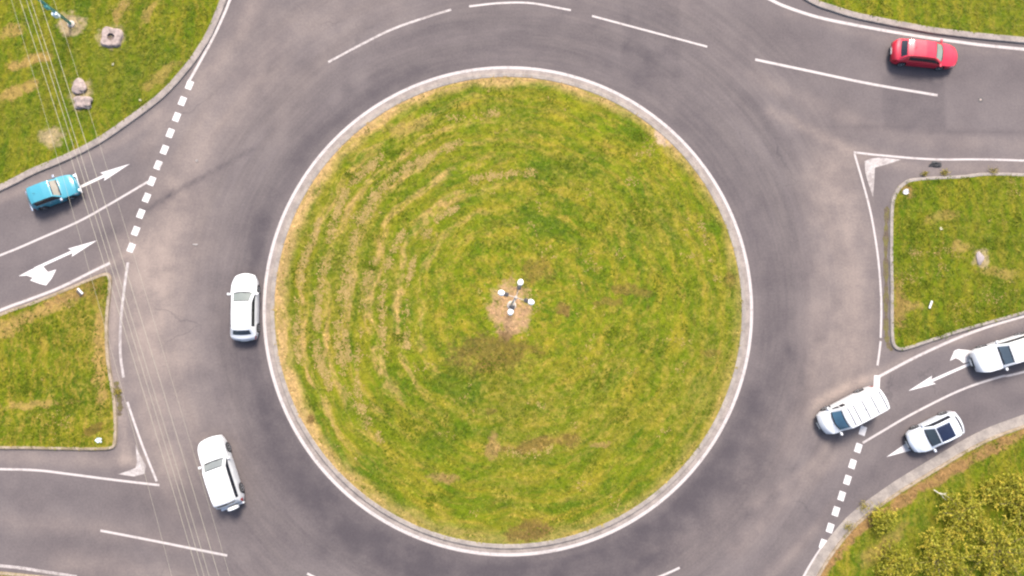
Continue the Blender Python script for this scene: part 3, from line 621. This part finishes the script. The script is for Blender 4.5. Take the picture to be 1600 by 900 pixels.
    M = {'body': pmat, 'bonnet': pmat, 'roof': pmat, 'tailgate': pmat, 'door': pmat, 'windscreen': glass('windscreen ' + str(ws_col), ws_col), 'glass_border': mat_frit,  # windscreen base colours are lightened to paint in sky reflection and seen interior
         'rear_window': glass('rear glass ' + str(rear_col), rear_col) if rear_col else mat_sideglass, 'side_window': mat_sideglass, 'window_pillar': mat_frit, 'sunroof': glass('tinted roof glass', (0.008, 0.012, 0.03)), 'headlight': mat_lamp, 'tail_light': mat_tail}
    parts = {}
    for c, fl in cats.items():
        vs, fs, ix = [], [], {}
        for (j, i) in fl:
            f = []
            for a, b in ((j, i), (j + 1, i), (j + 1, i + 1), (j, i + 1)):
                if (a, b) not in ix: ix[(a, b)] = len(vs); vs.append(rings[a][b])
                f.append(ix[(a, b)])
            fs.append(f)
        if c[0] == 'body':
            for a, rev in ((0, True), (len(us) - 1, False)):
                f = []
                for b in range(NRG):
                    if (a, b) not in ix: ix[(a, b)] = len(vs); vs.append(rings[a][b])
                    f.append(ix[(a, b)])
                fs.append(f[::-1] if rev else f)
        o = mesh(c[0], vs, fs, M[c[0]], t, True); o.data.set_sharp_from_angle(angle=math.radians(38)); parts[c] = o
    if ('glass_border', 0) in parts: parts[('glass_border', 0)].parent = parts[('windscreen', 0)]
    bm = bmesh.new(); box(bm, (0, 0, clear + .16), (L * .93, W * .74, .30)); bmobj('underbody', bm, mat_under, t)
    for q in wx:
        for s in (1, -1):
            qq = q - (bowF * np.clip((q / L + .5 - .48) / .34, 0, 1) ** 2 - bowR * np.clip((.30 - q / L - .5) / .30, 0, 1)) * .85; mt = Matrix.Translation((qq, s * (W / 2 - .115), rwh)) @ Matrix.Rotation(-s * PI / 2, 4, 'X'); bm = bmesh.new()
            lathe(bm, [(rwh * .62, -.09), (rwh * .93, -.095), (rwh, -.07), (rwh, .07), (rwh * .93, .095), (rwh * .66, .09)], 28, mt); wo = bmobj('wheel', bm, mat_tyre, t, True); wo.data.set_sharp_from_angle(angle=math.radians(40))
            bm = bmesh.new(); lathe(bm, [(rwh * .64, .070), (rwh * .66, .095), (rwh * .56, .092), (rwh * .5, .075), (rwh * .16, .085), (rwh * .12, .10)], 24, mt); bmobj('rim', bm, mat_chrome if chrome else mat_rim, wo)
    zbm = pr_['zb'] * HT; um = ws[1] - .035
    for s in (1, -1):
        bm = bmesh.new(); box(bm, ((um - .5) * L, s * (W / 2 + .07), zbm + .10), (.15, .20, .13), -s * .15, .035)
        tube(bm, [((um - .5) * L, s * (W / 2 - .10), zbm + .04), ((um - .5) * L, s * (W / 2 + .02), zbm + .08)], .025, 6)
        bmobj('wing_mirror', bm, mat_chrome if chrome else pmat, t, False)
        for d in doors:
            bm = bmesh.new(); box(bm, ((d[0] + .025 - .5) * L + .04, s * (W / 2 * .985), zbm - .10), (.17, .025, .03), 0, .008); bmobj('door_handle', bm, mat_chrome if chrome else pmat, t)
        if rails:
            ua, ub = sw[0][0] - .03, ws[0] - .03; yr = s * W / 2 * (pr_['wtop'] - .03); pts = []
            for k in range(9):
                u = ua + (ub - ua) * k / 8; pts.append(((u - .5) * L, yr, float(np.interp(u, du, zs)) * HT + (.035 if 0 < k < 8 else -.02)))
            bm = bmesh.new(); tube(bm, pts, .022, 6); bmobj('roof_rail', bm, mat_chrome, t)
    for s, u, zz in ((1, L / 2 + .006, .34), (-1, -L / 2 - .006, .62 if HT > 1.6 else .55)):
        bm = bmesh.new(); box(bm, (u, 0, zz), (.016, .50, .12), 0, .004); bmobj('number_plate', bm, mat_plate, t)
    bm = bmesh.new(); box(bm, (L / 2 + .004, 0, .43 if HT < 1.6 else .56), (.014, W * .42, .08), 0, .004); bmobj('grille', bm, mat_dark, t)
    # wipers lie on the glass
    uz = ws[1] - .012
    for y0, y1 in ((.05, .52), (-.50, -.02)):
        bm = bmesh.new(); zz = float(np.interp(uz, du, zs)) * HT
        tube(bm, [((uz - .5) * L + .05, y0, zz + .0), ((uz - .5) * L - .03, (y0 + y1) / 2, zz + .045), ((uz - .5) * L - .06, y1, zz + .035)], .010, 5); bmobj('wiper', bm, mat_dark, parts[('windscreen', 0)])
    if ribs:
        for k, u in enumerate((.09, .235, .385, .53, .62)):
            zz = float(np.interp(u, du, zs)) * HT; bm = bmesh.new(); hw = W / 2 * .80
            pts = [((u - .5) * L, hw * q, zz - .033 * q * q * 1.0 + .004) for q in np.linspace(-.93, .93, 11)]
            tube(bm, pts, .042, 6); bmobj('roof_rib', bm, plain('rib shade', (0.11, 0.11, 0.115), 0.6), parts[('roof', 0)])
    if spare:
        mt = Matrix.Translation((-L / 2 - .13, -.16, .92)) @ Matrix.Rotation(-PI / 2, 4, 'Y'); bm = bmesh.new()
        lathe(bm, [(.20, -.12), (.36, -.11), (.38, -.08), (.38, .08), (.35, .115), (.18, .125)], 26, mt); o = bmobj('spare_wheel', bm, pmat, t, True); o.data.set_sharp_from_angle(angle=math.radians(40))
        o['label'] = 'white covered spare wheel on the tail door'
        bm = bmesh.new(); box(bm, (-L / 2 - .05, 0, .5), (.16, W * .86, .16), 0, .05); bmobj('bumper', bm, pmat, t)
    if chrome:
        for sx, ends in ((1, L / 2 + .06), (-1, -L / 2 - .05)):
            bm = bmesh.new(); box(bm, (ends, 0, .47), (.10, W * .93, .12), 0, .035); bmobj('bumper', bm, mat_chrome, t)
        for s in (1, -1):
            bm = bmesh.new(); lathe(bm, [(.10, -.02), (.10, .03), (.06, .045)], 16, Matrix.Translation((L / 2 + .0, s * W * .34, .62)) @ Matrix.Rotation(PI / 2, 4, 'Y')); bmobj('headlight', bm, mat_lamp, t)
    bm = bmesh.new(); ua = ws[0] - .30; zz = float(np.interp(ua, du, zs)) * HT
    tube(bm, [((ua - .5) * L, .0 if not sunroof else .5, zz - .02), ((ua - .5) * L - .12, .0 if not sunroof else .5, zz + .16)], .012, 5); bmobj('aerial', bm, mat_dark, t)
    return t
WHITE = paint('white paint', (0.50, 0.505, 0.515)); RED = paint('red paint', (0.42, 0.008, 0.028)); TEAL = paint('turquoise paint', (0.035, 0.20, 0.26)); SILVER = paint('silver white paint', (0.44, 0.465, 0.50))
GC = 'cars driving round the roundabout'
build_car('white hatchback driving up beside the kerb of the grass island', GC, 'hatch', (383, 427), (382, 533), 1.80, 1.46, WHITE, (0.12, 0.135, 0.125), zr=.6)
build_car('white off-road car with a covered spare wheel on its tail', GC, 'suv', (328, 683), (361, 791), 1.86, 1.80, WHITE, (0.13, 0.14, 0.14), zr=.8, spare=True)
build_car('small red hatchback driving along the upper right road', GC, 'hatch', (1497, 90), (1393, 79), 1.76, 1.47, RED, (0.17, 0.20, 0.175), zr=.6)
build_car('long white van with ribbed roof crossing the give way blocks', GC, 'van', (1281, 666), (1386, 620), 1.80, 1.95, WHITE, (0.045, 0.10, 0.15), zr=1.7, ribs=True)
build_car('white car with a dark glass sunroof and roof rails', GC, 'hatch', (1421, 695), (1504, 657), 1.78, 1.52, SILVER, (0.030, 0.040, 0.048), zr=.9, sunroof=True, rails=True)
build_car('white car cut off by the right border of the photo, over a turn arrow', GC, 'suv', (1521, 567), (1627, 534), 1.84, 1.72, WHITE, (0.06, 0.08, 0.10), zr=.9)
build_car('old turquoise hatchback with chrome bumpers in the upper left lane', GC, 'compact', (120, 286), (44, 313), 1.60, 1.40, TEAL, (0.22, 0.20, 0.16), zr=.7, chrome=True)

# ------------------------------------------------------------------ high lamp mast in the middle of the island
mat_galv = plain('galvanised steel', (0.55, 0.50, 0.46), 0.55, 0.4, 0.2, 0, .3)
mat_arm = plain('weathered arm steel', (0.34, 0.30, 0.27), 0.7, 0.3, 0, 0, .4)
mat_lampw = plain('white lamp shell', (0.80, 0.80, 0.82), 0.4)
HM = 9.0; hub = P(806, 465, HM); bx, by = hub.x, hub.y; zb0 = dome(math.hypot(bx - IC[0], by - IC[1])) - 0.02
t = thing('street_lamp', (bx, by, zb0)); tag(t, 'tall lamp mast with four white lamp heads in the middle of the grass island', 'street lamp')
hm = HM - zb0
bm = bmesh.new(); tube(bm, [(0, 0, 0), (0, 0, hm)], [.13, .07], 14); bmobj('pole', bm, mat_galv, t, True)
bm = bmesh.new(); lathe(bm, [(.32, 0), (.32, .10), (.22, .16), (.16, .5), (.135, .52)], 20); bmobj('base', bm, plain('concrete', (0.34, 0.30, 0.26), 0.9), t)
bm = bmesh.new(); lathe(bm, [(.08, hm - .12), (.11, hm - .05), (.11, hm + .06), (.05, hm + .12)], 16); bmobj('hub', bm, mat_arm, t)
for hp in ((784, 458), (813, 442), (829, 472), (798, 487)):
    q = P(*hp, HM + .10); d = Vector((q.x - bx, q.y - by, 0)); rr = d.length; d.normalize(); a = math.atan2(d.y, d.x)
    bm = bmesh.new(); tube(bm, [d * .10 + Vector((0, 0, hm - .02)), d * (rr * .5) + Vector((0, 0, hm + .05)), d * (rr - .16) + Vector((0, 0, hm + .10))], .026, 8); ar = bmobj('arm', bm, mat_arm, t)
    rm = Matrix.Translation(d * (rr + .02) + Vector((0, 0, hm + .10))) @ Matrix.Rotation(a, 4, 'Z')
    bm = bmesh.new(); lathe(bm, [(.05, -.14), (.15, -.10), (.215, .0), (.20, .09), (.12, .16), (.03, .18)], 18, rm @ Matrix.Diagonal((.98, .80, .9, 1))); hd = bmobj('lamp_head', bm, mat_lampw, t, True)
    bm = bmesh.new(); box(bm, rm @ Vector((-.30, 0, .06)), (.25, .25, .22), a, .05); bmobj('fitting', bm, mat_dark, hd)

# ------------------------------------------------------------------ turquoise pole in the upper left grass
pb = P(112, 38, ZG); t = thing('utility_pole', (pb.x, pb.y, ZG - .02)); tag(t, 'turquoise steel pole with a pale box, leaning out of the top left corner', 'pole')
mat_tq = plain('turquoise pole paint', (0.10, 0.34, 0.32), 0.5, 0.4, 0, 0, .4)
bm = bmesh.new(); tube(bm, [(0, 0, 0), (0, 0, 9.6)], [.11, .07], 12); bmobj('pole', bm, mat_tq, t, True)
bm = bmesh.new(); box(bm, (-.02, -.17, 1.75), (.34, .22, .46), .2, .03); bmobj('switch_box', bm, plain('pale box paint', (0.62, 0.70, 0.72), 0.5), t)
bm = bmesh.new(); box(bm, (.0, -.13, 2.75), (.22, .16, .40), .2, .03); bmobj('meter_box', bm, mat_tq, t)
bm = bmesh.new(); lathe(bm, [(.26, 0), (.26, .12), (.14, .20)], 14); bmobj('base', bm, plain('concrete', (0.34, 0.30, 0.26), 0.9), t)
bm = bmesh.new(); tube(bm, [(0, 0, 9.4), (.5, -.3, 9.9), (1.3, -.8, 10.0)], .04, 8); box(bm, (1.5, -.92, 9.98), (.5, .2, .12), -.55, .03); bmobj('lamp_arm', bm, mat_galv, t)

# ------------------------------------------------------------------ overhead cables
mat_wire = plain('bare aluminium cable', (0.27, 0.25, 0.20), 0.5, 0.4, 0.1, 0, .1)
ZW = 9.0; GW = 'overhead cables across the left side'
wires = [((27, -12), (313, 912), .0105, 'leftmost of the four bright overhead cables crossing the left side'), ((37, -12), (322, 912), .0105, 'second from left of the four bright overhead cables'),
         ((44, -12), (330, 912), .0105, 'third from left of the four bright overhead cables'), ((58, -12), (345, 912), .0105, 'rightmost of the four bright overhead cables, apart from the other three'),
         ((14, -12), (271, 912), .006, 'thin faint cable left of the bright cables'), ((80, -12), (362, 912), .006, 'thin faint cable right of the bright cables')]
for a, b, rad, lab in wires:
    A_, B_ = P(*a, ZW), P(*b, ZW); d = B_ - A_; A2, B2 = A_ - d * .35, B_ + d * .35; pts = []
    for k in range(41):
        s = k / 40; q = A2.lerp(B2, s); q.z = ZW + .5 - 1.6 * (1 - (2 * s - 1) ** 2) * .5; pts.append(q)
    bm = bmesh.new(); tube(bm, pts, rad, 6); tag(bmobj('power_cable', bm, mat_wire), lab, 'cable', GW)

# ------------------------------------------------------------------ small things on the ground
mat_conc = plain('pale concrete', (0.27, 0.215, 0.195), 0.9, 0.2, 0, 0, .75, 4); mat_stone = plain('grey stone', (0.26, 0.22, 0.215), 0.9, 0.2, 0, 0, .5, 3)
mat_paper = plain('white scrap', (0.46, 0.46, 0.46), 0.7); mat_wood = plain('bleached wood', (0.50, 0.46, 0.40), 0.8, 0.2, 0, 0, .4)
def lump(bm, c, s, seed, sub=4, amp=.20):
    r = bmesh.ops.create_icosphere(bm, subdivisions=sub, radius=1.0); rr = random.Random(seed); ph = [(rr.uniform(1, 3.2), rr.uniform(0, 6)) for _ in range(6)]
    for v in r['verts']:
        n = v.co.copy(); k = 1 + amp * (math.sin(ph[0][0] * n.x * 2 + ph[0][1]) + math.sin(ph[1][0] * n.y * 2 + ph[1][1]) + math.sin(ph[2][0] * (n.z + n.x) * 2.6 + ph[2][1])) / 1.6
        v.co = Vector((n.x * s[0] * k, n.y * s[1] * k, max(n.z, -.55) * s[2] * k)) + Vector(c)
q = P(175, 59, ZG); t = thing('concrete_pit', q, -.12); tag(t, 'pale square concrete pit with a dark hole in the upper left grass', 'pit')
bm = bmesh.new(); ro, ri, hh = .68, .27, .22; vs = []
def ringv(r, n, z, sq):
    out = []
    for k in range(n):
        a = 2 * PI * k / n; c, s = math.cos(a), math.sin(a); m = 1 / max(abs(c), abs(s)) if sq else 1
        m = min(m, 1.22); wob = 1 + .05 * math.sin(3 * a + 1) + .03 * math.sin(7 * a); out.append(bm.verts.new((c * r * m * wob, s * r * m * wob, z)))
    return out
R_ = [ringv(ro * 1.12, 32, -.05, True), ringv(ro, 32, hh * .7, True), ringv(ro * .9, 32, hh, True), ringv(ri, 32, hh - .02, False), ringv(ri * .95, 32, -.04, False)]
for a, b in zip(R_, R_[1:]):
    for k in range(32): bm.faces.new((a[k], a[(k + 1) % 32], b[(k + 1) % 32], b[k]))
bmobj('collar', bm, mat_conc, t)
bm = bmesh.new(); lathe(bm, [(ri * .97, -.02), (ri * .97, .02)], 24); bmobj('pit_floor', bm, plain('pit dirt', (0.10, 0.075, 0.07), 0.95), t)
for c, s, sd, lab in (((126, 136), (.47, .52, .20), 3, 'upper one of two touching pale concrete lumps in the grass'), ((131, 160), (.58, .46, .22), 5, 'lower and wider one of two touching pale concrete lumps')):
    q = P(*c, ZG); bm = bmesh.new(); lump(bm, (q.x, q.y, ZG + .10), s, sd); tag(bmobj('concrete_lump', bm, mat_conc, None, True), lab, 'concrete', 'concrete lumps in the grass')
q = P(1531, 404, ZG); bm = bmesh.new(); lump(bm, (q.x, q.y, ZG + .03), (.34, .40, .16), 9); tag(bmobj('stone_slab', bm, mat_stone, None, True), 'grey stone lying in the right hand splitter grass', 'stone')
def scrap(name, px, s, seed, mat, lab, cat, ang=0, z=ZG, amp=.35, group=None):
    q = P(*px, z); rr = random.Random(seed); bm = bmesh.new(); nx_, ny_ = 5, 4; g_ = []
    for j in range(ny_ + 1):
        for i in range(nx_ + 1):
            x = (i / nx_ - .5) * s[0] * (1 + rr.uniform(-amp, amp)); y = (j / ny_ - .5) * s[1] * (1 + rr.uniform(-amp, amp)); c, sn = math.cos(math.radians(ang)), math.sin(math.radians(ang))
            g_.append(bm.verts.new((q.x + c * x - sn * y, q.y + sn * x + c * y, z + .02 + rr.random() * s[2])))
    for j in range(ny_):
        for i in range(nx_): a = j * (nx_ + 1) + i; bm.faces.new((g_[a], g_[a + 1], g_[a + nx_ + 2], g_[a + nx_ + 1]))
    me = bpy.data.meshes.new(name); bm.normal_update(); bm.to_mesh(me); bm.free(); o = link(name, me, mat)
    md = o.modifiers.new('thickness', 'SOLIDIFY'); md.thickness = .012
    return tag(o, lab, cat, group)
scrap('crumpled_paper', (1415, 300), (.38, .32, .14), 1, mat_paper, 'white crumpled paper in the top left corner of the splitter grass', 'litter')
scrap('crumpled_paper', (155, 688), (.34, .28, .14), 4, plain('bluish scrap', (0.36, 0.42, 0.45), 0.7), 'bluish white scrap in the lower right corner of the left median', 'litter')
scrap('rubber_scrap', (1461, 257), (.80, .34, .12), 6, plain('black rubber', (0.02, 0.02, 0.022), 0.8), 'torn black rubber scrap on the shoulder above the splitter grass', 'rubber scrap', -6, 0.0)
scrap('paper_scrap', (305, 382), (.30, .13, .03), 8, plain('grey scrap', (0.22, 0.20, 0.19), 0.8), 'small pale scrap on the asphalt above the white hatchback', 'litter', -5, 0.0)
scrap('paper_scrap', (308, 251), (.16, .14, .03), 11, plain('grey scrap', (0.22, 0.20, 0.19), 0.8), 'tiny pale scrap on asphalt right of the give way blocks', 'litter', 0, 0.0)
scrap('paper_scrap', (177, 101), (.17, .17, .10), 12, plain('yellowish scrap', (0.36, 0.34, 0.22), 0.8), 'tiny pale scrap in the grass below the concrete pit', 'litter')
scrap('paper_scrap', (220, 157), (.16, .14, .10), 13, plain('yellowish scrap', (0.36, 0.34, 0.22), 0.8), 'tiny pale scrap in the grass near the roadside kerb', 'litter')
scrap('paper_scrap', (1470, 357), (.22, .20, .10), 14, plain('yellowish scrap', (0.36, 0.34, 0.22), 0.8), 'small cream scrap in the middle of the splitter grass', 'litter')
for px, ang, s, lab, dk in (((1453.5, 476), 66, (.58, .13, .05), 'white plank lying in the lower left of the splitter grass', 0), ((126, 455), -48, (.52, .13, .05), 'white plank over a dark one at the tip of the left median', 1)):
    q = P(*px, ZG + .05); t = thing('plank', (q.x, q.y, ZG), math.radians(ang)); tag(t, lab, 'plank', 'white planks in the grass')
    bm = bmesh.new(); box(bm, (0, 0, .10), s, 0, .012, Matrix.Rotation(.06, 4, 'Y')); bmobj('board', bm, mat_paper, t)
    if dk: bm = bmesh.new(); box(bm, (.05, -.17, .06), (.5, .14, .05), 0, .012); bmobj('dark_board', bm, plain('rotten wood', (0.05, 0.04, 0.035), 0.9), t)
q = P(1468, 771, ZG); t = thing('dead_branch', (q.x, q.y, ZG + .10), -.35); tag(t, 'bleached dead branch lying beside the yellow shrubs', 'branch')
bm = bmesh.new(); tube(bm, [(-.6, .1, .08), (-.2, .0, .14), (.2, .05, .12), (.6, -.06, .07)], [.03, .045, .04, .02], 6); tube(bm, [(-.1, .0, .13), (.2, -.2, .16), (.45, -.28, .10)], [.035, .03, .015], 6); tube(bm, [(.1, .03, .12), (.3, .2, .15)], [.03, .012], 6); bmobj('limb', bm, mat_wood, t)
q = P(1532, 156, 0); t = thing('drain_cover', (q.x, q.y, 0)); tag(t, 'small dark drain cover with a pale spot below the red hatchback', 'drain cover')
bm = bmesh.new(); lathe(bm, [(.20, 0), (.20, .010), (.17, .014)], 20); bmobj('cover', bm, plain('cast iron', (0.05, 0.045, 0.045), 0.7), t)
bm = bmesh.new(); lathe(bm, [(.085, .012), (.085, .026), (.06, .03)], 14); bmobj('lid_plug', bm, mat_conc, t)

# ------------------------------------------------------------------ weeds and shrubs
def leaf_mat(name, c0, c1):
    t = NT(name); a = t.attr('shade'); p = t.pos(); n = t.noise(p, 2.2, 3)
    g = t.mix(a, c0, c1); g = t.mix(1.0, g, t.mix(t.rng(n, .3, .7), (0.8, 0.82, 0.8), (1.15, 1.1, 1.1)), 'MULTIPLY')
    t.done(g, 0.65, 0.25); t.b.inputs['Subsurface Weight'].default_value = 0.0
    return t.m
mat_leaf = leaf_mat('olive leaves', (0.150, 0.160, 0.009), (0.250, 0.225, 0.018)); mat_bloom = leaf_mat('yellow blossom', (0.28, 0.23, 0.018), (0.44, 0.35, 0.045)); mat_weed = leaf_mat('yellowish weed', (0.10, 0.10, 0.008), (0.26, 0.20, 0.03))
mat_bark = plain('pale bark', (0.22, 0.165, 0.11), 0.9, 0.2, 0, 0, .4)
def leaves(name, ctrs, size, mat, parent, flat=.6):
    n = len(ctrs); ctrs = np.array(ctrs); d1 = rng.standard_normal((n, 3)); d1[:, 2] *= flat; d1 /= np.linalg.norm(d1, axis=1, keepdims=True)
    d2 = np.cross(d1, rng.standard_normal((n, 3))); d2 /= np.linalg.norm(d2, axis=1, keepdims=True); sz = size * (.6 + .8 * rng.random((n, 1)))
    v = np.stack([ctrs - d1 * sz, ctrs + d2 * sz * .38, ctrs + d1 * sz, ctrs - d2 * sz * .38], 1).reshape(-1, 3); N = 4 * n
    me = bpy.data.meshes.new(name); me.vertices.add(N); me.vertices.foreach_set('co', v.reshape(-1).astype(np.float32)); me.loops.add(N); me.loops.foreach_set('vertex_index', np.arange(N, dtype=np.int32))
    me.polygons.add(n); me.polygons.foreach_set('loop_start', np.arange(0, N, 4, dtype=np.int32)); me.update(calc_edges=True)
    a = me.attributes.new('shade', 'FLOAT', 'POINT'); a.data.foreach_set('value', np.repeat(np.clip(.5 + .3 * rng.standard_normal(n), 0, 1), 4).astype(np.float32))
    return link(name, me, mat, parent)
def shrub(px, rpx, h, label, seed, yellow=1.0, dens=1.0):
    q = P(*px, ZG); r = rpx * PXM; t = thing('flowering_shrub', (q.x, q.y, ZG)); tag(t, label, 'shrub', 'yellow shrubs on the lower right verge'); rr = random.Random(seed)
    bm = bmesh.new(); L1, L2 = [], []
    tube(bm, [(0, 0, -.05), (.02, .01, h * .25)], [.06, .045], 7)
    nb = int(10 * max(1, r))
    for k in range(nb):
        a = 2 * PI * (k * .382 + rr.uniform(-.05, .05)); rad = r * math.sqrt((k + .6) / nb) * rr.uniform(.8, 1.12); top = h * (1.02 - .45 * (rad / r) ** 2) * rr.uniform(.75, 1.1)
        p0 = Vector((.02, .01, h * .22)); p2 = Vector((math.cos(a) * rad, math.sin(a) * rad, top)); p1 = p0.lerp(p2, .5) + Vector((rr.uniform(-.1, .1), rr.uniform(-.1, .1), h * .08))
        tube(bm, [p0, p1, p2], [.032, .02, .008], 5)
        nl = int(150 * dens); sp = .30 + .16 * rr.random()
        for m in range(nl):
            s = rr.uniform(.35, 1.05); b = p1.lerp(p2, (s - .35) / .65) if s > .35 else p1
            L1.append((b.x + rr.gauss(0, sp * .62), b.y + rr.gauss(0, sp * .62), max(.06, b.z + rr.gauss(0, sp * .42))))
        if rr.random() < .82 * yellow:
            for w_ in range(rr.randint(2, 4)):      # drooping sprays of blossom
                aa = a + rr.uniform(-1.4, 1.4); ln = rr.uniform(.3, .7); c0 = p2 + Vector((rr.gauss(0, .12), rr.gauss(0, .12), .05))
                for m in range(22):
                    s = m / 21; cu = aa + s * 1.1; L2.append((c0.x + math.cos(cu) * ln * s + rr.gauss(0, .035), c0.y + math.sin(cu) * ln * s + rr.gauss(0, .035), c0.z + .10 * math.sin(s * 3) - .16 * s * s + rr.gauss(0, .03)))
    bmobj('trunk', bm, mat_bark, t); leaves('crown', L1, .085, mat_leaf, t)
    if L2: leaves('blossom', L2, .055, mat_bloom, t)
    return t
SH = [((1548, 858), 62, 1.35, 'largest yellow flowering shrub, low in the right corner', 1, 1.0), ((1462, 868), 48, 1.0, 'yellow shrub left of the largest one by the lower border', 2, 1.0),
      ((1590, 790), 44, 1.15, 'yellow shrub at the right border above the largest one', 3, 1.0), ((1497, 800), 40, .9, 'yellow shrub just below the dead branch', 4, 1.0),
      ((1396, 880), 34, .75, 'greener shrub nearest the curve of the kerb', 5, .5), ((1573, 757), 20, .9, 'small yellow shrub nearest the upper right of the verge', 6, .9), ((1375, 810), 18, .7, 'small olive shrub beside the dirt strip', 7, .5), ((1545, 765), 14, .7, 'tiny yellow shrub alone in green grass', 8, .9)]
for px, rp_, h, lab, sd, ye in SH: shrub(px, rp_, h, lab, sd, ye)
def weed(px, rpx, lab, seed, z=0.0):
    q = P(*px, z); rr = random.Random(seed); r = rpx * PXM; t = thing('weed', (q.x, q.y, z)); tag(t, lab, 'weed', 'weeds growing along the kerbs')
    bm = bmesh.new()
    for k in range(6): a = k * 1.05; tube(bm, [(0, 0, 0), (math.cos(a) * r * .5, math.sin(a) * r * .5, .16), (math.cos(a) * r, math.sin(a) * r, .14)], [.012, .01, .005], 5)
    bmobj('stem', bm, mat_bark, t); leaves('foliage', [(rr.gauss(0, r * .5), rr.gauss(0, r * .4), .06 + abs(rr.gauss(0, .08))) for _ in range(130)], .06, mat_weed, t)
weed((1444, 272), 5, 'leftmost weed on the kerb above the splitter grass', 1, .05); weed((1476, 270), 7, 'middle weed on the kerb above the splitter grass', 2, .05); weed((1551, 268), 10, 'widest weed on the kerb above the splitter grass', 3, .05)
weed((1349, 790), 10, 'yellowish weed growing out of the kerb at the lower right', 4, .05); weed((1325, 822), 8, 'small weed in the dirt strip of the lower right kerb', 5, .08)
weed((185, 612), 6, 'dark weed on the shoulder right of the left median', 6, .0)
